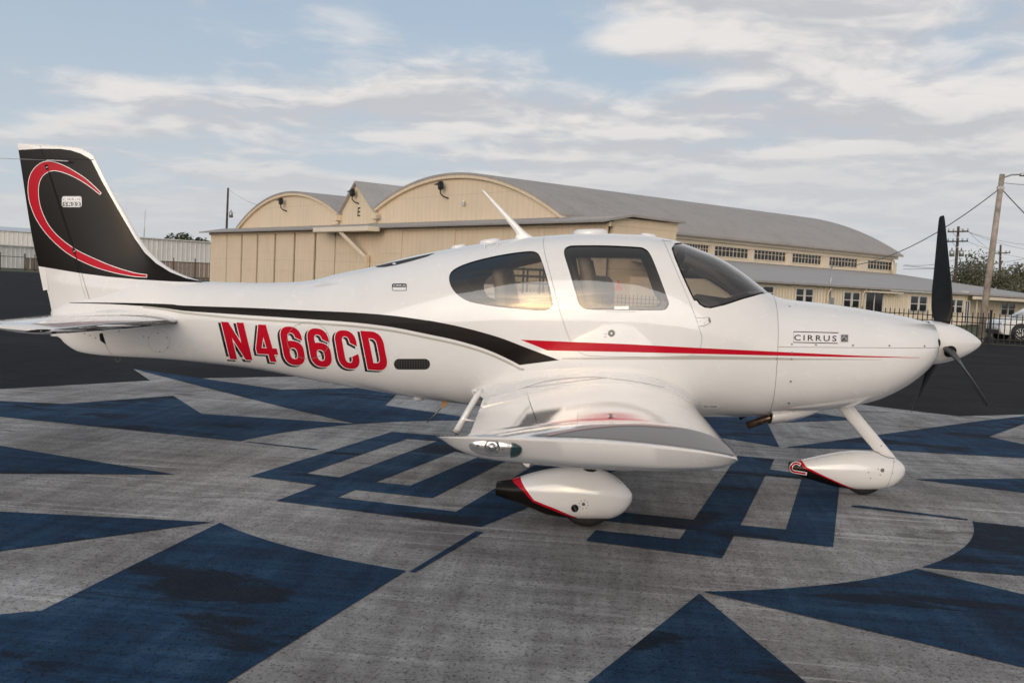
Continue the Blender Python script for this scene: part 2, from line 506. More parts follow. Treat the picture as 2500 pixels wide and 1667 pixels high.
def arc(pa, pb, n=14):
    """points of the emblem's circle between two pixels (shorter way round)"""
    a, b = gpx([pa, pb]); t0 = atan2(a[1] - CC[1], a[0] - CC[0]); t1 = atan2(b[1] - CC[1], b[0] - CC[0])
    while t1 - t0 > pi: t1 -= 2 * pi
    while t1 - t0 < -pi: t1 += 2 * pi
    return [(CC[0] + CR_ * cos(t0 + (t1 - t0) * i / n), CC[1] + CR_ * sin(t0 + (t1 - t0) * i / n)) for i in range(n + 1)]
# grey painted field with its spiked far edge
grey_far = gpx([GL(-350, 150), GL(0, 133), GL(690, 93), GL(612, 40), GL(920, 83), (744, 919), (1500, 958), (2078, 985), Z6(1480, 420), Z6(1950, 476), GR(2352, 249), GR(2600, 236)])
grey = list(grey_far) + [(9, -1), (9, -12), (-14, -12), (-14, -2)]
tag(sheet('painted_field', grey, .004, M['greypaint']), 'grey painted pavement field of the ground emblem')
def mark(px=None, pts=None, mat='bluepaint', z=.008, name='painted_marking'):
    p = pts if pts is not None else gpx(px)
    return sheet(name, p, z, M[mat])
def G(*a): return [GL(*p) for p in a]
def Rr(*a): return [GR(*p) for p in a]
mark(None, gpx(G((-420, 172), (0, 188), (295, 202), (795, 164), (925, 247), (1620, 293))) + arc(GL(1640, 295), GL(1120, 375)) + gpx(G((0, 260), (-420, 226))))
mark(None, gpx(G((612, 40), (920, 83), (1290, 136), (1700, 127), (1830, 150), (1770, 208), (2110, 258))) + arc((1140, 1025), GL(1640, 295)) + gpx(G((1300, 215), (980, 135))))
mark(None, gpx([Z6(325, 535), Z6(270, 440), Z6(60, 400), (1560, 1010), (1500, 1040)]) + arc((1500, 1045), Z6(435, 740)))
mark([Z6(355, 535), Z6(560, 470), Z6(720, 448), Z6(1000, 490), Z6(1180, 500), Z6(980, 512)])
mark(G((-420, 330), (0, 395), (805, 527), (0, 522), (-420, 519)))
mark(G((-420, 676), (0, 698), (975, 747), (0, 880), (-420, 937)))
mark(None, arc(GL(990, 752), GL(1865, 970)) + gpx(G((1050, 1481), (800, 1650), (-400, 1650), (-400, 1200), (0, 1172), (190, 1155), (600, 950))))
mark(Rr((860, 1075), (1345, 1481), (1520, 1625), (180, 1625), (355, 1481)))
mark(None, arc(GR(880, 1068), GR(1850, 958)) + gpx(Rr((2352, 1080), (2800, 1190), (2800, 1520), (2352, 1415))))
mark(None, arc(GR(1875, 952), GR(2095, 740)) + gpx(Rr((2352, 768), (2800, 815), (2800, 1015), (2352, 993))))
mark(Rr((1850, 548), (2352, 545), (2800, 542), (2800, 665), (2352, 610)))
mark(Rr((1255, 402), (2164, 278), (2352, 257), (2620, 228), (2352, 293), (2190, 352), (2352, 388), (2800, 440), (2800, 478), (2352, 450), (1700, 412)))
# outlined monogram inside the circle
def holes(name, outer, inner, z=.008):
    me = fill_loops([[tuple(p) for p in gpx(outer)]] + [[tuple(p) for p in gpx(h)] for h in inner])
    for v in me.vertices: v.co.z = z
    bm = bmesh.new(); bm.from_mesh(me)
    bmesh.ops.remove_doubles(bm, verts=bm.verts[:], dist=1e-5)
    for f in bm.faces:
        if f.normal.z < 0: f.normal_flip()
    bm.to_mesh(me); bm.free()
    o = link(name, me, M['bluepaint']); o['kind'] = 'structure'; return o
holes('painted_marking', G((1148, 535), (1800, 330), (2750, 408), (2620, 470), (2850, 500), (2210, 768), (1270, 648), (1460, 575)),
      [G((1405, 522), (1870, 362), (2010, 372), (1560, 540)), G((1725, 562), (2090, 420), (2200, 445), (1885, 578)),
       G((1550, 632), (1630, 597), (1985, 635), (2335, 458), (2470, 474), (2095, 698))])
holes('painted_marking', Rr((1035, 440), (1205, 455), (1184, 503), (1508, 548), (1502, 600), (1475, 860), (1020, 808), (965, 912), (340, 832), (385, 783), (770, 825), (800, 780), (240, 718), (285, 677), (835, 735)),
      [Rr((1165, 530), (1330, 547), (1258, 780), (1050, 760))])
mark(G((1120, 375), (1150, 376), (1470, 411), (1440, 413)))
mark(G((1880, 975), (1905, 978), (2222, 792), (2185, 788)))
mark(Rr((1558, 669), (1610, 670), (2093, 731), (2093, 737), (1560, 675)))

# pale rubber-scrubbed tyre tracks crossing the emblem
def track_mat():
    m, t, b, o = mat_new('pale scrubbed tyre track')
    P = t.add('ShaderNodeTexCoord').outputs['Object']
    n = t.noise(P, 26, 4, .7); g = t.noise(P, 1.6, 3, .6)
    b.inputs['Base Color'].default_value = (.46, .455, .45, 1); b.inputs['Roughness'].default_value = .9; b.inputs['Specular IOR Level'].default_value = .1
    a_ = t.math('MULTIPLY', t.maprange(n, .42, .62), t.maprange(g, .36, .62))
    t.l.new(t.math('MULTIPLY', a_, .45), b.inputs['Alpha'])
    return m
M['track'] = track_mat()
for ctrl, wd in (([GR(1290, 1500), GR(1345, 1400), GR(1400, 1300), GR(1470, 1215)], .26), ([GR(1660, 1500), GR(1690, 1400), GR(1720, 1340), GR(1770, 1275)], .24), ([GR(1120, 600), GR(1180, 760), GR(1245, 880), GR(1330, 1010)], .14),
                 ([GR(215, 760), GR(290, 850), GR(400, 970), GR(560, 1120)], .18), ([GL(0, 640), GL(350, 590), GL(700, 548), GL(1100, 470)], .22), ([GL(0, 690), GL(380, 625), GL(760, 575), GL(1200, 490)], .16), ([GL(200, 215), GL(600, 180), GL(980, 140)], .3), ([GL(1170, 800), GL(1420, 740), GL(1800, 650), GL(2100, 590)], .12)):
    c_ = [at_z(x, y, 0).xy for x, y in smooth_poly(ctrl, 6, False)]
    sheet('tyre_track', line_loop([tuple(p) for p in c_], wd), .006, M['track'])
# ------------------------------------------------------------------ the aircraft
plane = empty('light_aircraft', (-2.9, 0, 0))
tag(plane, 'white low-wing single-engine propeller aircraft with red and black stripes parked on the painted emblem', 'aircraft')
ZHUB = 1.216
TOP = [(470, 690), Z2(190, 432), Z2(500, 441), Z2(700, 440), Z2(950, 425), Z2(1200, 368), Z2(1460, 315), Z2(1700, 250), (1102, 608), (1177, 596), (1267, 583), (1324, 578), (1401, 573), (1480, 571.5), (1560, 574.6), (1618, 582.6), (1667, 594), (1700, 606), (1745, 624), (1805, 660), (1851, 695), (1882, 719), (1915, 729.5), (2016, 741), (2121, 757), (2208, 773), (2261, 787)]
BOT = [(145, 822), (160, 839), (199, 860), (268, 869), (382, 875), (546, 890), (641, 902.5), (737, 920), (833, 937.6), (928, 953.5), (1008, 966), (1100, 978), (1180, 987), (1400, 1004), (1707, 1011), (1780, 1012), (1832, 1010.6), (1903, 1004), (1981, 998), (2038, 992), (2081, 985), (2124, 975), (2182, 950), (2225, 923), (2254, 898)]
tp = [at_y(x, y, 0) for x, y in TOP]; bp = [at_y(x, y, 0) for x, y in BOT]
tX = [p.x for p in tp] + [-6.75, -7.05, -7.35, -7.56]; tZ = [p.z for p in tp] + [1.46, 1.36, 1.24, 1.10]
FZT = pchip(tX, tZ); FZB = pchip([p.x for p in bp] + [-.36], [p.z for p in bp] + [1.07])
NOSE_X = -.375
FHW = pchip([-7.56, -7.45, -7.2, -6.8, -6.4, -5.8, -5.2, -4.6, -4.0, -3.4, -2.8, -2.2, -1.62, -1.3, -.9, -.62, -.48, -.41, NOSE_X],
            [.012, .040, .085, .145, .20, .275, .365, .47, .565, .63, .65, .64, .60, .565, .51, .455, .40, .33, .20])
FFR = pchip([-7.6, -6.5, -5.0, -4.0, -3.0, -2.0, -1.2, -.4], [.55, .55, .52, .48, .47, .47, .47, .50])
FNU = pchip([-7.6, -6, -4.6, -3.6, -2.6, -1.9, -1.5, -.6, -.38], [2.0, 2.0, 2.3, 2.75, 2.85, 2.65, 2.4, 2.2, 2.0])
FNL = pchip([-7.6, -6, -4.6, -3.6, -2.6, -1.5, -.6, -.38], [2.1, 2.2, 2.5, 2.9, 3.0, 2.7, 2.3, 2.0])
def fsec(X, n=128, inset=0.):
    zt, zb, hw = FZT(X), FZB(X), FHW(X)
    zc = zb + (zt - zb) * FFR(X); nu, nl = FNU(X), FNL(X)
    hw -= inset; zt -= inset; zb += inset
    out = []
    for k in range(n):
        t = 2 * pi * k / n; c, s = cos(t), sin(t)
        e = nu if s >= 0 else nl
        y = hw * math.copysign(abs(c) ** (2 / e), c)
        z = zc + ((zt - zc) if s >= 0 else (zc - zb)) * math.copysign(abs(s) ** (2 / e), s)
        out.append(Vector((X, y, z)))
    return out
FW = -1.612                                    # firewall seam
def xs_lin(a, b, n): return [a + (b - a) * i / (n - 1) for i in range(n)]
body_X = sorted(xs_lin(-7.555, FW - .0016, 190))
cowl_X = xs_lin(FW + .0016, -.62, 40) + xs_lin(-.60, NOSE_X, 16)
# whole smooth skin, used to lay markings and to take surface normals from
V, Fc = loft_data([fsec(x) for x in body_X] + [fsec(x) for x in cowl_X])
SKIN = BVHTree.FromPolygons(V, Fc)
_skin_me = bpy.data.meshes.new('skin_normals'); _skin_me.from_pydata(V, [], Fc); _skin_me.update()
_vn = [v.normal.copy() for v in _skin_me.vertices]
_polys = [tuple(p.vertices) for p in _skin_me.polygons]
bpy.data.meshes.remove(_skin_me)
def skin_normal(co):
    p, n, i, d = SKIN.find_nearest(co)
    if p is None: return None
    ids = _polys[i]
    if len(ids) > 8: return n
    acc = Vector(); 
    for j in ids:
        w = 1.0 / ((V[j] - p).length_squared + 1e-6); acc += _vn[j] * w
    acc.normalize()
    return acc if acc.dot(n) > 0 else -acc
def shell_mesh(xs, off, th, n=128):
    outer = [fsec(x, n, off) for x in xs]; inner = [fsec(x, n, off + th) for x in xs]
    a, fa = loft_data(outer, False, False); b, fb = loft_data(inner, False, False)
    N = len(a); Fs = list(fa) + [tuple(N + i for i in f)[::-1] for f in fb]
    for i0, rev in ((0, False), ((len(xs) - 1) * n, True)):
        for k in range(n):
            q = (i0 + k, i0 + (k + 1) % n, N + i0 + (k + 1) % n, N + i0 + k)
            Fs.append(q[::-1] if not rev else q)
    bm = bmesh.new(); vv = [bm.verts.new(p) for p in a + b]
    for f in Fs: bm.faces.new([vv[i] for i in f])
    bmesh.ops.recalc_face_normals(bm, faces=bm.faces[:])
    me = bpy.data.meshes.new('shell'); bm.to_mesh(me); bm.free()
    return me
def prism(poly_xz, y0, y1):
    bm = bmesh.new()
    A = [bm.verts.new((x, y0, z)) for x, z in poly_xz]; B = [bm.verts.new((x, y1, z)) for x, z in poly_xz]
    n = len(A)
    for i in range(n): bm.faces.new((A[i], A[(i + 1) % n], B[(i + 1) % n], B[i]))
    bm.faces.new(A[::-1]); bm.faces.new(B)
    bmesh.ops.recalc_face_normals(bm, faces=bm.faces[:])
    me = bpy.data.meshes.new('cut'); bm.to_mesh(me); bm.free()
    return me
def boolean(me, cutters, op):
    o = bpy.data.objects.new('b', me); COL.objects.link(o)
    cs = []
    for c in cutters:
        co = bpy.data.objects.new('c', c); COL.objects.link(co); cs.append(co)
        md = o.modifiers.new('b', 'BOOLEAN'); md.operation = op; md.object = co; md.solver = 'EXACT'
    dg = bpy.context.evaluated_depsgraph_get(); dg.update()
    r = bpy.data.meshes.new_from_object(o.evaluated_get(dg))
    for c in cs: bpy.data.objects.remove(c)
    bpy.data.objects.remove(o)
    return r
def true_normals(me):
    """shade the cut skin with the normals of the uncut smooth skin"""
    nl = [None] * len(me.loops)
    me.polygons.foreach_set('use_smooth', [True] * len(me.polygons))
    for p in me.polygons:
        sn = skin_normal(p.center); side = p.normal.dot(sn) if sn else 0
        for li in p.loop_indices:
            n = p.normal.copy()
            if abs(side) > .6:
                q = skin_normal(me.vertices[me.loops[li].vertex_index].co)
                n = q if side > 0 else -q
            nl[li] = tuple(n.normalized())
    me.normals_split_custom_set(nl)
def hit_skin(x, y):
    h = SKIN.ray_cast(CAM, ray(x, y).normalized())
    return h[0] if h[0] is not None else at_y(x, y, -.05)
def to_xz(pts):
    return [(p.x, p.z) for p in (hit_skin(*q) for q in pts)]
def inset_xz(poly, d):
    c = [sum(p[k] for p in poly) / len(poly) for k in (0, 1)]
    out = []; n = len(poly)
    area = sum(poly[i][0] * poly[(i + 1) % n][1] - poly[(i + 1) % n][0] * poly[i][1] for i in range(n))
    sg = 1 if area > 0 else -1
    for i in range(n):
        a, b = poly[i - 1], poly[(i + 1) % n]; dx, dz = b[0] - a[0], b[1] - a[1]; l = hypot(dx, dz) or 1
        out.append((poly[i][0] - sg * dz / l * d, poly[i][1] + sg * dx / l * d))
    return out
Z3s = lambda pts: [Z3(*p) for p in pts]
Z4s = lambda pts: [Z4(*p) for p in pts]
rear_px = smooth_poly(Z3s([(145, 470), (158, 425), (200, 390), (280, 355), (400, 320), (550, 288), (700, 266), (785, 262), (828, 280), (850, 322), (880, 410), (910, 520), (934, 625), (936, 670), (918, 700), (885, 714), (830, 715), (700, 705), (500, 685), (350, 660), (270, 635), (200, 585), (160, 530)]), 3)
door_win_px = smooth_poly(Z3s([(1025, 275), (1032, 242), (1062, 223), (1110, 217), (1350, 217), (1580, 228), (1640, 240), (1680, 275), (1720, 360), (1770, 490), (1818, 620), (1829, 665), (1810, 700), (1770, 714), (1500, 713), (1230, 708), (1170, 693), (1135, 655), (1110, 570), (1070, 430), (1037, 325)]), 3)
rear_in_px = smooth_poly(Z3s([(835, 303), (700, 325), (560, 358), (430, 392), (330, 432), (285, 470), (262, 520), (270, 580), (320, 632), (500, 673), (700, 692), (880, 702), (912, 685), (922, 655), (905, 560), (870, 410)]), 3)
door_in_px = smooth_poly(Z3s([(1075, 290), (1100, 273), (1350, 272), (1595, 275), (1640, 292), (1670, 345), (1720, 480), (1768, 605), (1808, 655), (1800, 690), (1760, 704), (1500, 703), (1230, 698), (1178, 683), (1148, 648), (1120, 560), (1088, 410)]), 3)
ws_side = Z3s([(1848, 240), (1870, 310), (1920, 430), (1980, 560), (2020, 640)]) + Z4s([(2, 725), (22, 752), (55, 772), (100, 778), (200, 755), (330, 712), (450, 678)])
ws_poly = to_xz(ws_side)
_e = at_y(*Z4(495, 672), 0); _t = at_y(1668, 594, 0)
ws_poly = ws_poly + [(_e.x, _e.z), (_e.x + .05, _e.z + .05), (_e.x + .05, _t.z + .5), (_t.x, _t.z + .5), (_t.x, _t.z), (ws_poly[0][0] + .03, ws_poly[0][1] + .045)]
door_px = smooth_poly(Z3s([(880, 280), (930, 470), (985, 680), (1040, 860), (1085, 960), (1130, 1020), (1180, 1050), (1250, 1063), (1500, 1068), (1900, 1068), (1985, 1060), (2042, 1030), (2072, 985), (2080, 930), (2068, 880), (2040, 790), (1990, 660), (1930, 520), (1870, 380), (1815, 245)]), 3, closed=False)
door_poly = to_xz(door_px)
_a = hit_skin(*Z3(866, 190)); _b = hit_skin(*Z3(1790, 195))
door_poly = [(_a.x - .02, 2.6), (_a.x, _a.z)] + door_poly + [(_b.x, _b.z), (_b.x - .03, 2.6)]
rear_xz, dwin_xz = to_xz(rear_px), to_xz(door_win_px)
YD = .16                                       # the doors reach up over the roof this far from the centre line
body_me = boolean(shell_mesh(body_X, 0, .022), [prism(rear_xz, -2, 2), prism(ws_poly, -2, 2), prism(inset_xz(door_poly, -.0025), -2, -YD + .0025), prism(inset_xz(door_poly, -.0025), YD - .0025, 2)], 'DIFFERENCE')
true_normals(body_me)
body = link('fuselage', body_me, M['white'], plane)
door_me = boolean(boolean(shell_mesh([x for x in body_X if -4.2 < x], 0, .022), [prism(door_poly, -2, -YD)], 'INTERSECT'), [prism(dwin_xz, -2, 2)], 'DIFFERENCE')
true_normals(door_me)
door = link('cabin_door', door_me, M['white'], plane)
dm2 = door_me.copy()
bm = bmesh.new(); bm.from_mesh(dm2); bmesh.ops.scale(bm, vec=(1, -1, 1), verts=bm.verts[:]); bmesh.ops.reverse_faces(bm, faces=bm.faces[:]); bm.to_mesh(dm2); bm.free()
true_normals(dm2)
door_far = link('cabin_door', dm2, M['white'], plane)
# glazing: thin panes of the same curved skin
cab_X = [x for x in body_X if x > -5.0]
for nm, cut, par in (('rear_window', prism(inset_xz(rear_xz, -.012), -2, -.2), plane), ('rear_window', prism(inset_xz(rear_xz, -.012), .2, 2), plane),
                     ('door_window', prism(inset_xz(dwin_xz, -.012), -2, -.2), door), ('door_window', prism(inset_xz(dwin_xz, -.012), .2, 2), door_far),
                     ('windshield', prism(inset_xz(ws_poly, -.010), -2, 2), plane)):
    g = boolean(shell_mesh(cab_X, .007, .004), [cut], 'INTERSECT')
    # keep the outer face only: one clean pane
    bm = bmesh.new(); bm.from_mesh(g)
    kill = []
    for f in bm.faces:
        p, n, i, d = SKIN.find_nearest(f.calc_center_median())
        if d > .0092 or f.normal.dot(n) < .3: kill.append(f)
    bmesh.ops.delete(bm, geom=kill, context='FACES'); bm.to_mesh(g); bm.free()
    true_normals(g)
    link(nm, g, M['glass'], par)
# black surrounds painted behind the panes
def mirror_copy(o, parent=None):
    me = o.data.copy()
    bm = bmesh.new(); bm.from_mesh(me); bmesh.ops.scale(bm, vec=(1, -1, 1), verts=bm.verts[:]); bmesh.ops.reverse_faces(bm, faces=bm.faces[:]); bm.to_mesh(me); bm.free()
    return link(o.name.split('.')[0], me, None, parent or o.parent, True)
def ring_px(outer, d):
    n = len(outer); c = [sum(p[k] for p in outer) / n for k in (0, 1)]
    return [(p[0] + (p[0] - c[0]) / hypot(p[0] - c[0], p[1] - c[1]) * d, p[1] + (p[1] - c[1]) / hypot(p[0] - c[0], p[1] - c[1]) * d) for p in outer]
k = decal('window_surround', [ring_px(rear_px, 4), rear_in_px], M['mask'], SKIN, -.014, plane); mirror_copy(k)
k = decal('window_surround', [ring_px(door_win_px, 4), door_in_px], M['mask'], SKIN, -.014, door); mirror_copy(k, door_far)
ws_band = line_loop(smooth_poly([Z3(1862, 222)] + ws_side + [Z4(470, 673)], 3, False), 9)
decal('windshield_trim', ws_band, M['mask'], SKIN, -.003, plane, grid=10)
# engine cowling in two halves
bm0 = bmesh.new()
Vc, Fcc = loft_data([fsec(x) for x in cowl_X], False, True)
vv = [bm0.verts.new(p) for p in Vc]
for f in Fcc: bm0.faces.new([vv[i] for i in f])
pa, pb = hit_skin(*Z4(650, 1047)), hit_skin(*Z4(1600, 1053))
pdir = (pb - pa); pdir.y = 0; pdir.normalize(); pno = Vector((-pdir.z, 0, pdir.x))
for nm, sg in (('upper_cowling', 1), ('lower_cowling', -1)):
    b = bm0.copy()
    bmesh.ops.bisect_plane(b, geom=b.verts[:] + b.edges[:] + b.faces[:], plane_co=pa + pno * (.0013 * sg), plane_no=pno * sg, clear_inner=True)
    o = bm_obj(nm, b, M['white'], plane, True)
    me = o.data
    true_normals(me)
    if sg > 0: up_cowl = o
    else: low_cowl = o
bm0.free()
loft('firewall', [[Vector((x, p.y * .985, FZB(FW) + (p.z - FZB(FW)) * .985 + .008)) for p in fsec(FW)] for x in (FW - .005, FW + .005)], M['seam'], plane)

# ---- propeller and spinner
PXB = -.405
prof = [(0, .004), (-.012, .022), (-.05, .055), (-.10, .088), (-.16, .118), (-.22, .140), (-.28, .156), (-.33, .165), (-.375, .170), (PXB + .004, .171)]
pf = pchip([p[0] for p in prof], [p[1] for p in prof])
NS = 40
# the thrust line is tilted slightly, as on the photographed aircraft
AX = Matrix.Translation((PXB, 0, ZHUB)) @ Matrix.Rotation(radians(-2.2), 4, 'Y') @ Matrix.Translation((-PXB, 0, -ZHUB))
def axp(v): return AX @ Vector(v)
sp_x = [-(i / 26) ** 1.6 * (-PXB - .004) for i in range(27)]
tip_fix = at_y(2397, 839.5, 0)
rings = [[axp((x, max(pf(x), .002) * cos(2 * pi * k / NS), ZHUB + max(pf(x), .002) * sin(2 * pi * k / NS))) for k in range(NS)] for x in sp_x]
spinner = loft('spinner', rings, M['white'], plane)
SPB = bvh_of(spinner)
TH0 = radians(-8.3)
bl_r = [.10, .16, .22, .30, .40, .52, .66, .80, .90, .96, .985, .992]
bl_c = [.085, .115, .150, .168, .170, .158, .138, .112, .090, .072, .058, .040]
bl_p = [66, 60, 54, 48, 41, 34, 28, 24, 21.5, 20, 19.5, 19]
bl_t = [.050, .046, .038, .030, .024, .019, .014, .010, .008, .006, .005, .003]
cf, pf2, tf = pchip(bl_r, bl_c), pchip(bl_r, bl_p), pchip(bl_r, bl_t)
for b_ in range(3):
    a = TH0 + b_ * 2 * pi / 3
    rad = Vector((0, -sin(a), cos(a))); tang = Vector((0, -cos(a), -sin(a)))
    rings = []
    for i in range(30):
        r_ = .10 + (.992 - .10) * (1 - (1 - i / 29) ** 1.3)
        c, ph, t = cf(r_), radians(pf2(r_)), tf(r_)
        ch = Vector((1, 0, 0)) * sin(ph) + tang * cos(ph); nn = Vector((1, 0, 0)) * cos(ph) - tang * sin(ph)
        O = Vector((-.275, 0, ZHUB)) + rad * r_
        rings.append([axp(O + ch * (c * (.5 * cos(q) - .06)) + nn * (t * .5 * sin(q) + (.012 * c / .17) * (1 - cos(q) ** 2))) for q in (2 * pi * k / 20 for k in range(20))])
    loft('propeller_blade', rings, M['prop'], plane)
    # blade opening in the spinner
    bm = bmesh.new()
    O = Vector((-.275, 0, ZHUB)) + rad * .158
    bmesh.ops.create_uvsphere(bm, u_segments=20, v_segments=10, radius=1, matrix=Matrix.Translation(axp(O)) @ rad.to_track_quat('Z', 'X').to_matrix().to_4x4() @ Matrix.Diagonal((.048, .048, .014, 1)))
    bm_obj('blade_opening', bm, M['darkhole'], spinner, True)
bm = bmesh.new(); add_tube(bm, [axp((PXB - .02, 0, ZHUB)), axp((PXB + .003, 0, ZHUB))], [.165, .168], 40)
bm_obj('spinner_backplate', bm, M['chrome'], plane, True)
# cooling inlets beside the spinner
for sy in (-1, 1):
    bm = bmesh.new(); bmesh.ops.create_uvsphere(bm, u_segments=20, v_segments=10, radius=1, matrix=Matrix.Translation((NOSE_X - .045, sy * .27, ZHUB + .01)) @ Matrix.Diagonal((.03, .07, .045, 1)))
    bm_obj('cooling_inlet', bm, M['darkhole'], plane, True)

# ---- wings
def airfoil(n=44, t=.155, m=.028, p=.42):
    """unit airfoil from trailing edge over the top to the leading edge and back: x from LE, z, upper flag"""
    def th(x): return 5 * t * (.2969 * sqrt(x) - .126 * x - .3516 * x * x + .2843 * x ** 3 - .1036 * x ** 4)
    def cam(x): return m / p ** 2 * (2 * p * x - x * x) if x < p else m / (1 - p) ** 2 * (1 - 2 * p + 2 * p * x - x * x)
    out = []
    for i in range(n + 1):
        x = .5 * (1 + cos(pi * i / n)); out.append((x, cam(x) + th(x), True))
    for i in range(1, n + 1):
        x = .5 * (1 - cos(pi * i / n)); out.append((x, cam(x) - th(x), False))
    return out
AF = airfoil()
Y0, YT = -.56, -5.84
le_r, te_r = at_y(1695, 1003, -.72), at_y(1180, 972, -.72)
le_t, te_t = at_y(1802, 1124, YT), at_y(1066, 1066, YT)
le_k = at_y(1797, 1117, -5.50); te_k = at_y(1146, 1060, -5.50)
def lerp(a, b, t): return a + (b - a) * t
def wing_frame(Y):
    if Y >= -5.50:
        t = (Y + .72) / (-5.50 + .72); return lerp(le_r, le_k, t), lerp(te_r, te_k, t)
    t = (Y + 5.50) / (YT + 5.50)
    s = t * t
    return lerp(le_k, le_t, t) , lerp(te_k, te_t, t ** 1.5)
def root_thick(Y): return 1 + .30 * min(1, max(0, (5.3 + Y) / 4.5)) ** 1.3
def wing_sec(Y, sgn=1, grow=0., lower=1., tsc=1.):
    le, te = wing_frame(Y); ch = le - te; c = hypot(ch.x, ch.z); ex = (te - le) / c; ez = Vector((ex.z, 0, -ex.x))
    if ez.z < 0: ez = -ez
    out = []
    for x, z, up in AF:
        zz = z * tsc * (root_thick(Y) if up else lower)
        out.append(Vector((0, Y * sgn, 0)) + Vector((1, 0, 0)) * (le.x + ex.x * x * c + ez.x * zz * c) + Vector((0, 0, 1)) * (le.z + ex.z * x * c + ez.z * zz * c))
    return out
TIPD = pchip([0, .02, .06, .14, .32, .5, .66, .80, .90, .96, 1.0], [.004, .022, .040, .058, .074, .076, .070, .062, .052, .034, .004])
_ux = [q[0] for q in AF if q[2]][::-1]; _uz = [q[1] for q in AF if q[2]][::-1]
def wing_rings(sgn):
    """main panel, then a tip whose deep under side sweeps up to a crisp upper edge"""
    rings = []
    Ys = [Y0 + (-5.20 - Y0) * i / 39 for i in range(40)] + [-5.20 - .30 * i / 8 for i in range(1, 9)] + [-5.50 + (YT + 5.50) * i / 12 for i in range(1, 13)]
    for Y in Ys:
        t = max(0, (Y + 5.50) / (YT + 5.50)); bl = min(1, max(0, (-Y - 5.15) / .30)); bl = bl * bl * (3 - 2 * bl)
        up_s = 1 - .72 * t ** 2.4; lo = sqrt(max(0, 1 - t ** 2.4))
        le, te = wing_frame(Y); c = (le - te).length; ex = (te - le) / c; ez = Vector((ex.z, 0, -ex.x))
        if ez.z < 0: ez = -ez
        rr = []
        for (x, z, up) in AF:
            zu = z * up_s * (root_thick(Y) if up else 1)
            if not up:
                top = float(np.interp(x, _ux, _uz)) * up_s
                zt_w = top - (TIPD(x) + float(np.interp(x, _ux, _uz)) * c * .55) / c
                full_ = z * (1 - bl) + zt_w * bl
                zu = top - (top - full_) * (.05 + .95 * lo)
            rr.append(Vector((le.x + ex.x * x * c + ez.x * zu * c, Y * sgn, le.z + ex.z * x * c + ez.z * zu * c)))
        rings.append(rr)
    return rings
def plane_cut(bm, co, no):
    bmesh.ops.bisect_plane(bm, geom=bm.verts[:] + bm.edges[:] + bm.faces[:], plane_co=co, plane_no=no, clear_inner=True)
    bd = [e for e in bm.edges if e.is_boundary]
    if bd: bmesh.ops.holes_fill(bm, edges=bd)
def smooth_sharp(o, ang=35):
    me = o.data; me.polygons.foreach_set('use_smooth', [True] * len(me.polygons))
    bm = bmesh.new(); bm.from_mesh(me)
    for e in bm.edges:
        if len(e.link_faces) == 2 and e.calc_face_angle(0) > radians(ang): e.smooth = False
    bm.to_mesh(me); bm.free()
WING = {}
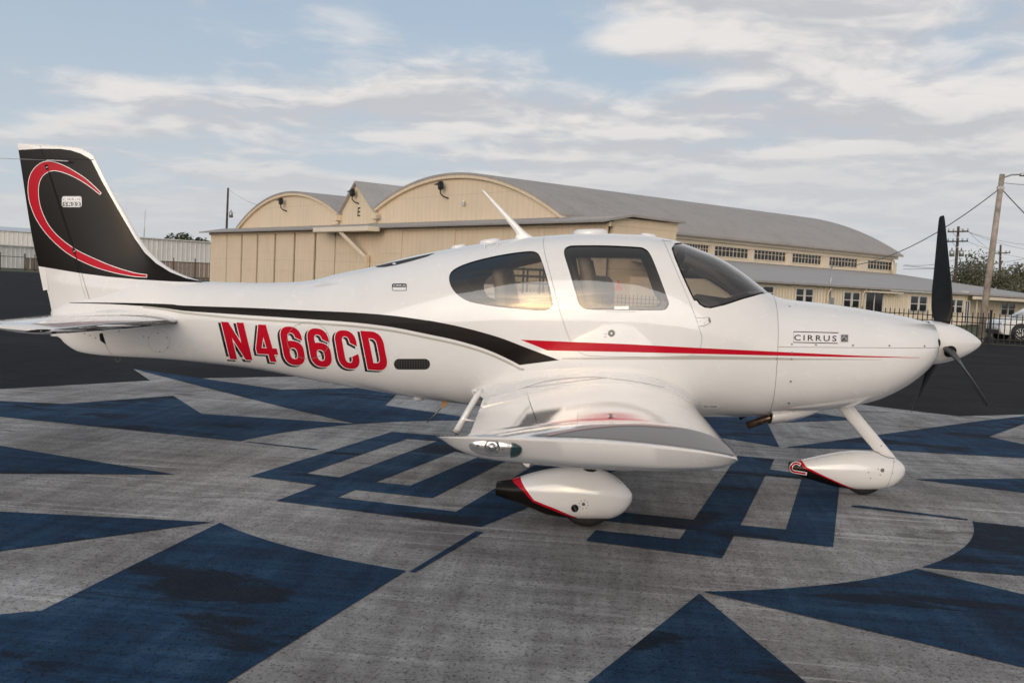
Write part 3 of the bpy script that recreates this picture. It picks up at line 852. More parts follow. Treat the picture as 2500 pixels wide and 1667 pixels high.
for sgn in (1, -1):
    V_, F_ = loft_data(wing_rings(sgn))
    full = bmesh.new(); vv = [full.verts.new(p) for p in V_]
    for f in F_: full.faces.new([vv[i] for i in f])
    bmesh.ops.remove_doubles(full, verts=full.verts[:], dist=1e-5); bmesh.ops.recalc_face_normals(full, faces=full.faces[:])
    # control surface hinge: 24 percent of the chord ahead of the trailing edge
    h0 = lerp(te_r, le_r, .20); h1 = lerp(te_k, le_k, .26); h0.y *= sgn; h1.y *= sgn
    hd = (h1 - h0).normalized(); hn = Vector((-hd.y, hd.x, 0)).normalized()
    if hn.x > 0: hn = -hn                       # points aft
    yr, ym, yt = -.80 * sgn, -3.05 * sgn, -5.46 * sgn
    out_ = Vector((0, -sgn, 0))                  # outboard
    def piece(cuts):
        b = full.copy()
        for co, no in cuts: plane_cut(b, co, no)
        return b
    g = .0016
    def mk(nm, cuts, droop=0.):
        b = piece(cuts)
        if droop:
            bmesh.ops.rotate(b, cent=h0, matrix=Matrix.Rotation(droop * (1 if sgn > 0 else 1), 3, hd), verts=b.verts[:])
        o = bm_obj(nm, b, M['wingwhite'], plane); smooth_sharp(o); return o
    wing = mk('wing', [(h0 - hn * .0, -hn)])
    if sgn > 0: WINGO = wing
    mk('wing_root_aft', [(h0, hn), (Vector((0, yr, 0)), -out_)])
    fl = mk('flap', [(h0 + hn * .0012, hn), (Vector((0, yr - sgn * .006, 0)), out_), (Vector((0, ym + sgn * g, 0)), -out_)])
    ai = mk('aileron', [(h0 + hn * .0012, hn), (Vector((0, ym - sgn * g, 0)), out_), (Vector((0, yt + sgn * g, 0)), -out_)], radians(1.2) * sgn)
    mk('wing_tip_aft', [(h0, hn), (Vector((0, yt, 0)), out_)])
    if sgn > 0:
        TIPB = BVHTree.FromPolygons(V_, F_)
    full.free()
    # fillet between wing root and fuselage
    rings = []
    for i in range(49):
        s = i / 48; Y = -.84 + .36 * s
        le, te = wing_frame(-.84 + .30 * s); sec = wing_sec(-.84 + .30 * s)
        e0_ = -.006 + .05 * s + .080 * (1 - sqrt(max(0, 1 - s ** 2)))
        n_ = len(sec); rr = []
        for k in range(n_):
            a = sec[max(k - 1, 0)]; b = sec[min(k + 1, n_ - 1)]; d = (b - a); nrm = Vector((d.z, 0, -d.x))
            nrm.normalize()
            cen = (le + te) / 2
            q_ = abs(k - 44) / 44; e = e0_ * (.40 + .60 * min(1, q_ / .45) ** .8) * (1 if k < 44 else .6) if e0_ > 0 else e0_
            if nrm.dot(sec[k] - cen) < 0 and 3 < k < n_ - 4: nrm = -nrm
            if k <= 3 or k >= n_ - 4: nrm = Vector((-1, 0, .5 if k <= 3 else -.5)).normalized()
            p = sec[k] + nrm * e; rr.append(Vector((p.x, Y * sgn, p.z)))
        rings.append(rr)
    rings.append([Vector((p.x, -.22 * sgn, p.z)) for p in rings[-1]])
    fil = loft('wing_fillet', rings, M['white'], plane); smooth_sharp(fil, 60)
    if sgn > 0:
        _n = len(WINGO.data.vertices); WFB = BVHTree.FromPolygons([v.co.copy() for v in WINGO.data.vertices] + [v.co.copy() for v in fil.data.vertices], [tuple(p.vertices) for p in WINGO.data.polygons] + [tuple(i + _n for i in p.vertices) for p in fil.data.polygons])
WB = bvh_of(WINGO)
# wing tip light: aluminium fairing with clear strobe and dark green lens
def tip_pt(x, y, dy=0):
    h = TIPB.ray_cast(CAM, ray(*Z5(x, y)).normalized())[0]
    return (h if h is not None else at_y(*Z5(x, y), -5.75)) + Vector((0, dy, 0))
def ell_loft(name, A, B, r0, mat, par, n=20, sq=1.0, pw=.5, cap=0., ry=.5):
    d = B - A; L_ = d.length; ex = d / L_; ey = Vector((0, 1, 0)); ez = ex.cross(ey).normalized(); ey = ez.cross(ex).normalized()
    rings = []
    for i in range(17):
        t = i / 16
        rr = r0 * (max(1e-3, 1 - (2 * t - 1) ** 2) ** pw) if not cap else r0 * sqrt(max(1e-3, 1 - t * t))
        rings.append([A + d * t + ey * (rr * ry * cos(2 * pi * k / n)) + ez * (rr * sin(2 * pi * k / n)) for k in range(n)])
    return loft(name, rings, mat, par)
fa = ell_loft('tip_light_housing', tip_pt(330, 596, .004), tip_pt(700, 630, .004), .0235, M['chrome'], plane, pw=.40, ry=.62)
ell_loft('navigation_lens', tip_pt(640, 624, .003), tip_pt(722, 632, .004), .0225, M['greenlens'], fa, cap=1, ry=.70)
bm = bmesh.new(); bmesh.ops.create_uvsphere(bm, u_segments=24, v_segments=12, radius=1, matrix=Matrix.Translation(tip_pt(508, 614, -.008)) @ Matrix.Diagonal((.017, .014, .016, 1)))
bm_obj('strobe_lens', bm, M['lens'], fa, True)
bm = bmesh.new(); add_tube(bm, [tip_pt(508, 614, -.008), tip_pt(508, 614, -.016)], [.011, .004], 16)
bm_obj('strobe_reflector', bm, M['chrome'], fa, True)
for sx in (405, 585):
    bm = bmesh.new(); bmesh.ops.create_uvsphere(bm, u_segments=10, v_segments=6, radius=.0032, matrix=Matrix.Translation(tip_pt(sx, 605 + (sx - 405) * .12, -.0115)))
    bm_obj('screw', bm, M['screw'], fa, True)
# aileron and flap hinge arm under the wing
loft('hinge_fairing', [[at_y(*Z5(x, y), -4.2 + q) for x, y in ((705, 715), (790, 715), (765, 765), (740, 755))] for q in (-.01, .01)], M['white'], plane, False)
# marks on the wing skin
for nm, pts, w in (('wing_skin_seam', [Z5(1115, 470), Z5(1118, 380)], .8), ):
    decal(nm, line_loop(pts, w), M['seam'], WB, .0006, WINGO, 8)
decal('fuel_cap', circ(*Z5(1355, 398), 9, 20, 5.5), M['greystripe'], WB, .0012, WINGO, 4)
decal('fuel_cap_latch', circ(*Z5(1357, 399), 4.5, 14, 3), M['screw'], WB, .0022, WINGO, 4)

fillet_line = smooth_poly([Z5(*p) for p in ((470, 262), (670, 214), (900, 147), (1180, 119), (1400, 131), (1600, 160), (1740, 190))], 4, False)
decal('fillet_seam', line_loop(fillet_line, 1.9), M['greystripe'], WFB, .002, WINGO, 8)
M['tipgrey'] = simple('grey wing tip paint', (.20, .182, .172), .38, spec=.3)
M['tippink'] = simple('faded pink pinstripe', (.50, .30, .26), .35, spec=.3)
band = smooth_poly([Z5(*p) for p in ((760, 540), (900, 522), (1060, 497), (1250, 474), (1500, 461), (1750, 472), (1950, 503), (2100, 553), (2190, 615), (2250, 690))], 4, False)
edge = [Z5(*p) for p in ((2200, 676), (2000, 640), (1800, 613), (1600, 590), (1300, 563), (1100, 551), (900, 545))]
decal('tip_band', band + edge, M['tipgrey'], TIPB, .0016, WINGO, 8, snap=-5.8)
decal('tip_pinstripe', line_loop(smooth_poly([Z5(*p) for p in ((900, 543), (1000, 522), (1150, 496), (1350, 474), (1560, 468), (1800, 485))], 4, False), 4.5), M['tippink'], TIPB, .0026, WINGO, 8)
# ---- fin and rudder
finLE = [at_y(*p, 0) for p in [Z1(1307, 935), Z1(1230, 915), Z1(1130, 875), Z1(1040, 820), Z1(960, 750), Z1(900, 670), Z1(800, 500), Z1(700, 330), Z1(612, 162), Z1(596, 132), Z1(545, 97), Z1(450, 71), Z1(300, 62)]]
finTE = [at_y(*p, 0) for p in [Z1(345, 1200), Z1(300, 990), Z1(247, 842), Z1(112, 62)]]
LEf = pchip([p.z for p in finLE] + [finLE[0].z - .03], [p.x for p in finLE] + [finLE[0].x + .75])
TEf = pchip([p.z for p in finTE], [p.x for p in finTE])
zt_ = finTE[-1].z; zb_ = finTE[0].z - .03
zs = xs_lin(zb_, finLE[8].z, 60) + xs_lin(finLE[8].z + .006, finLE[-1].z - .001, 16)
frings = []
for z in zs:
    le = LEf(z) if z > finLE[0].z else finLE[0].x + .02
    te = TEf(z); c = le - te
    tk = .075 * max(0.25, min(1, (2.6 - z) / 1.1)) + .10 * math.exp(-((z - 1.40) / .13))
    topf = 1.0 if z < finLE[8].z else sqrt(max(.02, 1 - ((z - finLE[8].z) / (finLE[-1].z - finLE[8].z)) ** 2))
    tk = min(tk, .16 * c) * topf
    pts = []
    n = 40
    for i in range(2 * n):
        a = 2 * pi * i / (2 * n); xx = .5 * (1 - cos(a))          # 0 LE .. 1 TE .. 0
        hh = tk / 2 / .5 * (1.4845 * sqrt(xx) - .63 * xx - 1.758 * xx ** 2 + 1.4215 * xx ** 3 - .518 * xx ** 4) + .002
        pts.append(Vector((le - c * xx, hh * (-1 if a < pi else 1), z)))
    frings.append(pts)
V_, F_ = loft_data(frings)
ful = bmesh.new(); vv = [ful.verts.new(p) for p in V_]
for f in F_: ful.faces.new([vv[i] for i in f])
bmesh.ops.recalc_face_normals(ful, faces=ful.faces[:])
FINB = BVHTree.FromPolygons(V_, F_)
ha, hb = at_y(*Z1(290, 165), 0), at_y(*Z1(617, 1172), 0)
hd = (hb - ha).normalized(); hn = Vector((hd.z, 0, -hd.x))
if hn.x > 0: hn = -hn
fin_black = [Z1(80, 95), Z1(118, 93), Z1(260, 86), Z1(380, 87), Z1(450, 97), Z1(510, 117), Z1(560, 145), Z1(578, 160), Z1(650, 300), Z1(760, 490), Z1(860, 660), Z1(925, 750), Z1(1000, 818), Z1(1090, 873), Z1(1190, 912), Z1(1300, 936), Z1(1300, 940), Z1(1120, 934), Z1(900, 921), Z1(700, 903), Z1(520, 881), Z1(268, 841), Z1(200, 830)]
fb_xz = [(p.x, p.z) for p in (at_y(*q, -.02) for q in fin_black)]
def split_colour(o, poly, name, mat, y0, y1, ang=40):
    """paint boundary as a real cut: the part inside the outline becomes its own coloured piece"""
    base = o.data
    inside = boolean(base.copy(), [prism(poly, y0, y1)], 'INTERSECT'); outside = boolean(base.copy(), [prism(poly, y0, y1)], 'DIFFERENCE')
    o.data = outside
    inside.materials.clear(); inside.materials.append(mat)
    k = link(name, inside, None, o, True); smooth_sharp(k, ang); smooth_sharp(o, ang)
    return k
for nm, sg in (('fin', -1), ('rudder', 1)):
    b = ful.copy(); plane_cut(b, ha + hn * (.0015 * sg), hn * sg)
    bmesh.ops.triangulate(b, faces=[f for f in b.faces if len(f.verts) > 4])
    o = bm_obj(nm, b, M['white'], plane)
    split_colour(o, fb_xz, nm + '_colour', M['black'], -.5, .5)
    if nm == 'fin': fin = o
    else: rudder = o
ful.free()
# ---- tailplane
for sgn in (1, -1):
    r_le, r_te = at_y(*Z1(1172, 1186), -.10), at_y(*Z1(350, 1205), -.10)
    t_le = at_y(*Z1(332, 1252), -1.93); t_te = t_le + Vector((-.60, 0, .02)); 
    r_te.z = r_le.z + .0
    rings = []
    for i in range(40):
        q = i / 39; Y = -.02 - (1.95 - .02) * q
        s_ = (Y + .10) / (-1.93 + .10)
        le, te = lerp(r_le, t_le, s_), lerp(r_te, t_te, s_)
        if q > .94: le = le + Vector((-.06 * ((q - .94) / .06) ** 2, 0, 0))
        c = le.x - te.x; tk = .105 * (1 if q < .955 else sqrt(max(.03, 1 - ((q - .955) / .045) ** 2)))
        pts = []
        n = 30
        for k in range(2 * n):
            a = 2 * pi * k / (2 * n); xx = .5 * (1 - cos(a))
            hh = tk * c / 2 / .5 * (1.4845 * sqrt(xx) - .63 * xx - 1.758 * xx ** 2 + 1.4215 * xx ** 3 - .518 * xx ** 4) + .0015
            pts.append(Vector((le.x - c * xx, Y * sgn, lerp(le.z, te.z, xx) + hh * (1 if a < pi else -1))))
        rings.append(pts)
    V_, F_ = loft_data(rings)
    if sgn > 0: STB = BVHTree.FromPolygons(V_, F_)
    ful = bmesh.new(); vv = [ful.verts.new(p) for p in V_]
    for f in F_: ful.faces.new([vv[i] for i in f])
    bmesh.ops.recalc_face_normals(ful, faces=ful.faces[:])
    ea, eb = lerp(r_te, r_le, .40), lerp(t_te, t_le, .40); ea.y *= sgn; eb.y *= sgn
    ed = (eb - ea).normalized(); en = Vector((-ed.y, ed.x, 0))
    if en.x > 0: en = -en
    for nm, sg in (('tailplane', -1), ('elevator', 1)):
        b = ful.copy(); plane_cut(b, ea + en * (.003 * sg), en * sg); o = bm_obj(nm, b, M['white'], plane); smooth_sharp(o, 40)
        if sgn > 0 and sg < 0: TPL = o
    ful.free()
    # root fillet of the tailplane
    bm = bmesh.new()
    bmesh.ops.create_uvsphere(bm, u_segments=40, v_segments=16, radius=1, matrix=Matrix.Translation(((r_le.x + r_te.x) / 2 + .16, -.10 * sgn, r_le.z + .005)) @ Matrix.Diagonal((.42, .075, .075, 1)))
    bm_obj('tailplane_fillet', bm, M['white'], plane, True)
M['edgereflect'] = simple('painted dark edge reflection', (.10, .095, .09), .18, metal=.7)  # dark reflection under the tailplane's leading edge, put into this colour
decal('painted_edge_reflection', [Z1(1172, 1180), Z1(1000, 1184), Z1(700, 1203), Z1(345, 1240), Z1(320, 1262), Z1(360, 1268), Z1(700, 1240), Z1(1000, 1218), Z1(1172, 1200)], M['edgereflect'], STB, .0015, TPL, 6, snap=-1.0)
decal('horn_gap', smooth_poly([Z1(158, 1251), Z1(220, 1242), Z1(300, 1240), Z1(326, 1246), Z1(280, 1254), Z1(200, 1256)], 3), M['darkhole'], STB, .002, TPL, 6)
# tab on the rudder's trailing edge, static wick, tie-down ring
# the two white ends of the rudder are separate pieces
def split_islands(o, name):
    bm = bmesh.new(); bm.from_mesh(o.data); bm.faces.ensure_lookup_table(); todo = set(bm.faces); isl = []
    while todo:
        st = [todo.pop()]; cur = set(st)
        while st:
            f = st.pop()
            for e in f.edges:
                for g in e.link_faces:
                    if g in todo: todo.discard(g); cur.add(g); st.append(g)
        isl.append([f.index for f in cur])
    bm.free()
    isl.sort(key=len, reverse=True)
    src = o.data
    for i, ids in enumerate(isl):
        keep = set(ids); b = bmesh.new(); b.from_mesh(src); b.faces.ensure_lookup_table()
        bmesh.ops.delete(b, geom=[f for f in b.faces if f.index not in keep], context='FACES')
        me = bpy.data.meshes.new(name); b.to_mesh(me); b.free(); me.materials.append(M['white'])
        if i == 0: o.data = me; smooth_sharp(o, 40)
        else: k = link(name + '_cap', me, None, o, True); smooth_sharp(k, 40)
split_islands(rudder, 'rudder'); split_islands(fin, 'fin')
loft('rudder_tab', [[at_y(*Z1(x, y), s) for x, y in ((246, 842), (288, 848), (312, 985), (276, 991))] for s in (-.012, .012)], M['white'], plane, False)
tube('tail_antenna', [at_y(*Z1(435, 167), -.055), at_y(*Z1(300, 160), -.05)], .005, M['placard'], plane)
tube('tail_antenna_wire', [at_y(*Z1(300, 160), -.05), at_y(*Z1(0, 149), -.30), at_y(*Z1(-260, 138), -.55)], .0022, M['placard'], plane, 6)
bm = bmesh.new()
tc_ = at_y(*Z1(752, 1428), 0)
for k in range(14):
    a0, a1 = 2 * pi * k / 14, 2 * pi * (k + 1) / 14
    add_tube(bm, [tc_ + Vector((.022 * cos(a0), 0, .022 * sin(a0))), tc_ + Vector((.022 * cos(a1), 0, .022 * sin(a1)))], .004, 6)
bm_obj('tie_down_ring', bm, M['screw'], plane, True)

# ---- landing gear
def pod(name, top, bot, Y, hw, mat, nose_x=None):
    """wheel fairing lofted between an upper and a lower outline"""
    T_ = [at_y(*p, Y) for p in top]; B_ = [at_y(*p, Y) for p in bot]
    ft = pchip([p.x for p in T_], [p.z for p in T_]); fb = pchip([p.x for p in B_], [p.z for p in B_])
    x0 = max(min(p.x for p in T_), min(p.x for p in B_)); x1 = min(max(p.x for p in T_), max(p.x for p in B_))
    rings = []; N = 60
    for i in range(N + 1):
        s = .5 * (1 - cos(pi * i / N)); x = x0 + (x1 - x0) * s
        zt, zb = ft(x), fb(x); zc = (zt + zb) / 2; hz = max((zt - zb) / 2, .003)
        w = hw * (.28 + .72 * sin(pi * min(1, .06 + s * .62))) if s < .70 else hw * sqrt(max(.0008, 1 - ((s - .70) / .30) ** 2.2))
        w = max(w, .004)
        rings.append([Vector((x, Y + w * math.copysign(abs(cos(a)) ** .92, cos(a)), zc + hz * math.copysign(abs(sin(a)) ** .88, sin(a)))) for a in (2 * pi * k / 48 for k in range(48))])
    return loft(name, rings, mat, plane)
YM = -1.66
def wheel(name, c, r, w, parent):
    bm = bmesh.new(); n = 36
    prof = [(-.5, .62), (-.5, .80), (-.42, .93), (-.25, .99), (0, 1.0), (.25, .99), (.42, .93), (.5, .80), (.5, .62)]
    rr = [[bm.verts.new(c + Vector((r * q * cos(2 * pi * k / n), w * p, r * q * sin(2 * pi * k / n)))) for k in range(n)] for p, q in prof]
    for A, B in zip(rr, rr[1:]):
        for k in range(n): bm.faces.new((A[k], A[(k + 1) % n], B[(k + 1) % n], B[k]))
    bm.faces.new(rr[0]); bm.faces.new(rr[-1][::-1])
    return bm_obj(name, bm, M['rubber'], parent, True)
main_top = [Z5(527, 864), Z5(580, 856), Z5(640, 849), Z5(800, 803), Z5(930, 776), Z5(1060, 763), Z5(1180, 768), Z5(1290, 786), Z5(1380, 828), Z5(1440, 876), Z5(1485, 922), Z5(1507, 954), Z5(1512, 976)]
main_bot = [Z5(536, 963), Z5(650, 1003), Z5(800, 1060), Z5(910, 1103), Z5(1010, 1118), Z5(1110, 1129), Z5(1250, 1132), Z5(1350, 1128), Z5(1400, 1112), Z5(1450, 1082), Z5(1490, 1036), Z5(1508, 1002), Z5(1512, 979)]
mpod = pod('main_wheel_fairing', main_top, main_bot, YM, .15, M['white'])
mc = at_z(1431, 1283, .008); mc = Vector((mc.x, YM, .008))
mc.x = at_y(*Z5(1180, 1100), YM).x
wheel('main_wheel', Vector((mc.x, YM, .008 + .185)), .185, .15, plane)
far_pod = mirror_copy(mpod, plane); far_pod.name = 'main_wheel_fairing'
wheel('main_wheel', Vector((mc.x, -YM, .008 + .185)), .185, .15, plane)
for s in (1, -1):
    rings = []
    for i in range(14):
        q = i / 13
        c = Vector((mc.x + .02 + .05 * q, s * (YM * (1 - q) - .42 * q), .42 + .34 * q - .05 * sin(pi * q)))
        rings.append([c + Vector((.075 * cos(a) * (1 + .5 * q), 0, 0)) + Vector((0, .2, 1)).normalized() * (.022 * sin(a)) for a in (2 * pi * k / 16 for k in range(16))])
    loft('main_gear_leg', rings, M['white'], plane)
PB = bvh_of(mpod)
def pod_xz(pts, Y, bvh):
    out = []
    for q in pts:
        h = bvh.ray_cast(CAM, ray(*q).normalized())[0]; p = h if h is not None else at_y(*q, Y); out.append((p.x, p.z))
    return out
split_colour(mpod, pod_xz([Z5(640, 846), Z5(686, 832), Z5(735, 905), Z5(805, 1001), Z5(960, 1062), Z5(1112, 1126), Z5(1100, 1160), Z5(800, 1160), Z5(480, 1020), Z5(480, 830)], YM - .1, PB), 'tail_colour', M['red'], YM - .5, YM + .5)
red_ = mpod.children[-1]
split_colour(red_, pod_xz([Z5(645, 830), Z5(650, 858), Z5(720, 928), Z5(797, 1013), Z5(940, 1072), Z5(1092, 1130), Z5(1090, 1170), Z5(800, 1170), Z5(470, 1030), Z5(470, 830)], YM - .1, PB), 'tail_colour_dark', M['black'], YM - .5, YM + .5)
kd = [c for c in red_.children][-1]; kd.parent = mpod; red_.name = 'trim_stripe'
decal('valve_hole', circ(*Z5(1098, 1058), 9.5, 24), M['darkhole'], PB, .0015, mpod, 4)
decal('valve_hole_rim', [circ(*Z5(1098, 1058), 10.3, 24), circ(*Z5(1098, 1058), 9.0, 24)], M['placard'], PB, .0022, mpod, 4)
decal('wheel_spoke', [Z5(1086, 1040), Z5(1094, 1038), Z5(1112, 1072), Z5(1104, 1078)], M['screw'], PB, .0026, mpod, 4)
decal('axle_bolt', circ(*Z5(1160, 1029), 4.0, 16), M['screw'], PB, .003, mpod, 4)
for k in range(8):
    a = 2 * pi * k / 8 + .2
    decal('screw', circ(*Z5(1162 + 32 * cos(a), 1030 + 30 * sin(a)), 1.3, 8), M['screw'], PB, .002, mpod, 4)
nose_top = [Z6(510, 868), Z6(520, 856), Z6(580, 848), Z6(700, 824), Z6(850, 792), Z6(980, 772), Z6(1090, 765), Z6(1220, 772), Z6(1330, 795), Z6(1425, 836), Z6(1480, 885), Z6(1499, 922)]
nose_bot = [Z6(512, 940), Z6(560, 966), Z6(700, 1012), Z6(820, 1048), Z6(940, 1078), Z6(1070, 1092), Z6(1250, 1091), Z6(1370, 1066), Z6(1450, 1012), Z6(1490, 960), Z6(1499, 925)]
npod = pod('nose_wheel_fairing', nose_top, nose_bot, 0, .135, M['white'])
NB = bvh_of(npod)
nx = at_y(*Z6(1130, 1100), 0).x
wheel('nose_wheel', Vector((nx, 0, .008 + .165)), .165, .12, plane)
split_colour(npod, pod_xz([Z6(583, 838), Z6(612, 836), Z6(655, 902), Z6(800, 975), Z6(1070, 1092), Z6(1060, 1130), Z6(800, 1130), Z6(470, 1000), Z6(470, 830)], -.05, NB), 'tail_colour', M['red'], -.5, .5)
red_ = npod.children[-1]
split_colour(red_, pod_xz([Z6(580, 838), Z6(588, 852), Z6(635, 914), Z6(800, 988), Z6(1044, 1093), Z6(1040, 1140), Z6(800, 1140), Z6(460, 1010), Z6(460, 830)], -.05, NB), 'tail_colour_dark', M['black'], -.5, .5)
kd = [c for c in red_.children][-1]; kd.parent = npod; red_.name = 'trim_stripe'
sw = smooth_poly([Z6(*p) for p in ((608, 887), (572, 873), (541, 884), (527, 911), (538, 935), (572, 945), (662, 960))], 6, False)
decal('emblem_outline', line_loop(sw, 7.4), M['letterwhite'], NB, .0045, npod, 3)
sw2 = smooth_poly([Z6(*p) for p in ((602, 886), (572, 875), (543, 885), (529, 911), (540, 934), (572, 944), (652, 958))], 6, False)
decal('emblem', line_loop(sw2, 3.6), M['red'], NB, .0058, npod, 3)
decal('axle_hole', circ(*Z6(1304, 932), 4.8, 20), M['screw'], NB, .0015, npod, 4)
for p in ((1268, 923), (1185, 951), (1285, 970), (1203, 999), (1405, 861), (1388, 955), (1354, 1046)):
    decal('screw', circ(*Z6(*p), 1.6 if p[0] < 1300 else 1.1, 8), M['screw'], NB, .0015, npod, 4)
decal('fairing_seam', line_loop([Z6(1400, 840), Z6(1398, 900), Z6(1385, 960), Z6(1362, 1030), Z6(1335, 1075)], .7), M['seam'], NB, .001, npod, 6)
# nose leg
rings = []
A0, A1, B0, B1 = [at_y(*Z6(*p), 0) for p in ((893, 372), (1018, 340), (1236, 772), (1430, 836))]
for i in range(16):
    q = i / 15; a, b = lerp(A0, B0, q), lerp(A1, B1, q); c = (a + b) / 2; h = (b - a) / 2
    rings.append([c + h * cos(w) + Vector((0, .034, 0)) * sin(w) for w in (2 * pi * k / 24 for k in range(24))])
nleg = loft('nose_gear_leg', rings, M['white'], plane)
LB = bvh_of(nleg)
decal('screw', circ(*Z6(1294, 724), 1.8, 8), M['screw'], LB, .001, nleg, 4)
decal('leg_edge', line_loop([Z6(1240, 772), Z6(1290, 800), Z6(1350, 826), Z6(1424, 834)], 1.6), M['seam'], NB, .0015, npod, 6)
# ---- exhaust, belly fairing, step, probes
T_ = [at_y(*Z6(*p), -.12) for p in ((262, 440), (400, 415), (650, 395), (900, 370))]; B_ = [at_y(*Z6(*p), -.12) for p in ((262, 452), (330, 537), (420, 530), (600, 492), (780, 432), (900, 392))]
ft = pchip([p.x for p in T_], [p.z for p in T_]); fb = pchip([p.x for p in B_], [p.z for p in B_])
rings = []
for i in range(28):
    x = B_[1].x + (B_[-1].x - B_[1].x) * i / 27; zt, zb = ft(x) + .06, fb(x); q = i / 27
    w = .17 * (1 - q) + .08
    rings.append([Vector((x, -.10 + w * cos(a), (zt + zb) / 2 + (zt - zb) / 2 * sin(a))) for a in (2 * pi * k / 28 for k in range(28))])
fair = loft('exhaust_fairing', rings, M['white'], plane)
bm = bmesh.new(); c_ = Vector((B_[1].x - .001, -.10, (ft(B_[1].x) + .06 + fb(B_[1].x)) / 2))
bmesh.ops.create_circle(bm, cap_ends=True, radius=1, segments=28, matrix=Matrix.Translation(c_ + Vector((-.002, 0, 0))) @ Matrix.Rotation(pi / 2, 4, 'Y') @ Matrix.Diagonal((.95 * (ft(B_[1].x) + .06 - fb(B_[1].x)) / 2, .235, 1, 1)))
bm_obj('exhaust_tunnel', bm, M['darkhole'], fair)
e0, e1 = at_y(*Z6(152, 552), -.20), at_y(*Z6(420, 462), -.20)
bm = bmesh.new(); n = 24
dv = (e1 - e0).normalized(); aa = dv.orthogonal().normalized(); bb = dv.cross(aa)
ring = lambda c, r: [bm.verts.new(c + (aa * cos(2 * pi * k / n) + bb * sin(2 * pi * k / n)) * r) for k in range(n)]
RR = [ring(e1, .029), ring(e0, .029), ring(e0, .025), ring(e0 + dv * .2, .025)]
for A, B in zip(RR, RR[1:]):
    for k in range(n): bm.faces.new((A[k], A[(k + 1) % n], B[(k + 1) % n], B[k]))
bm_obj('exhaust_pipe', bm, M['exhaust'], plane, True)
loft('belly_drain', [[at_y(*Z6(x, y), -.05 + s) for x, y in ((65, 440), (170, 440), (150, 480), (92, 506))] for s in (-.02, .02)], M['darkhole'], plane, False)
s0, s1 = at_y(*Z5(388, 270), -.62), at_y(*Z5(246, 508), -.80)
tube('boarding_step', [s0 + (s0 - s1) * .25, s0, s1], [.026, .026, .024], M['white'], plane, 16)
bm = bmesh.new(); add_tube(bm, [s1 + (s1 - s0).normalized() * -.001, s1 + (s1 - s0).normalized() * .012], [.0275, .0275], 16)
bm_obj('step_cap', bm, M['greystripe'], plane, True)
tube('step_brace', [at_y(*Z5(300, 422), -.76), at_y(*Z5(420, 440), -.70)], .008, M['white'], plane)
loft('probe_mount', [[at_y(*Z5(x, y), -.12 + s) for x, y in ((150, 280), (196, 292), (160, 335), (135, 345))] for s in (-.012, .012)], simple('aged brass probe', (.30, .17, .07), .5, metal=.5), plane, False)
tube('belly_whip_antenna', [at_y(*Z5(145, 335), -.12), at_y(*Z5(90, 390), -.12), at_y(*Z5(35, 445), -.12)], .004, M['screw'], plane)
loft('belly_beacon', [[at_y(1022, 970, -.1) + Vector((.05 * q * cos(a), .05 * q * sin(a), -h)) for a in (2 * pi * k / 16 for k in range(16))] for q, h in ((1, -.02), (1, .0), (.8, .018), (.3, .028))], M['white'], plane)

# ---- markings on the fuselage side
def fdecal(nm, loops, mat, off=.0014, grid=14, par=None, **kw): return decal(nm, loops, M[mat], SKIN, off, par or body, grid, **kw)
up_e = [Z1(365, 1067.5), Z1(600, 1068), Z1(900, 1072), Z1(1100, 1080), Z2(0, 615), Z2(500, 632), Z2(1000, 655), Z2(1300, 668), Z2(1600, 692), Z2(1850, 727), Z3(0, 793), Z3(200, 832), Z3(400, 882), Z3(560, 931), Z3(700, 985), Z3(850, 1042), Z3(988, 1094)]
lo_e = [Z3(685, 1132), Z3(600, 1087), Z3(450, 1020), Z3(300, 970), Z3(150, 931), Z3(0, 900), Z2(1600, 781), Z2(1300, 744), Z2(1000, 722), Z2(700, 702), Z2(300, 676), Z2(0, 655), Z1(1000, 1098), Z1(700, 1078), Z1(365, 1069.5)]
fdecal('black_stripe', smooth_poly(up_e, 3, False) + smooth_poly(lo_e, 3, False), 'black')
ctr = [(x, y + 8.5 * min(1, max(0, (x - 330) / 250))) for x, y in smooth_poly(lo_e, 3, False) if x > 330]
fdecal('grey_pinstripe', line_loop([(1280, 902.)] + [(p[0] + 1, p[1] + 1) for p in ctr], 5.2), 'greystripe')
red_u = [Z3(692, 938), Z3(1000, 952), Z3(1500, 972), Z3(2040, 1000), Z4(640, 1083), Z4(1100, 1105), Z4(1553, 1120)]
red_l = [Z4(1553, 1122), Z4(1000, 1116), Z4(640, 1108), Z3(2040, 1045), Z3(1800, 1040), Z3(1300, 1028), Z3(900, 1021)]
fdecal('red_stripe', red_u + red_l, 'red', .0014, 12)
fdecal('grey_stripe', [Z3(1010, 1079), Z3(1500, 1073), Z4(0, 1106), Z4(640, 1122), Z4(1295, 1134.5), Z4(1295, 1136), Z4(640, 1137), Z4(0, 1133), Z3(1500, 1090), Z3(1010, 1088)], 'greystripe', .0012, 12)
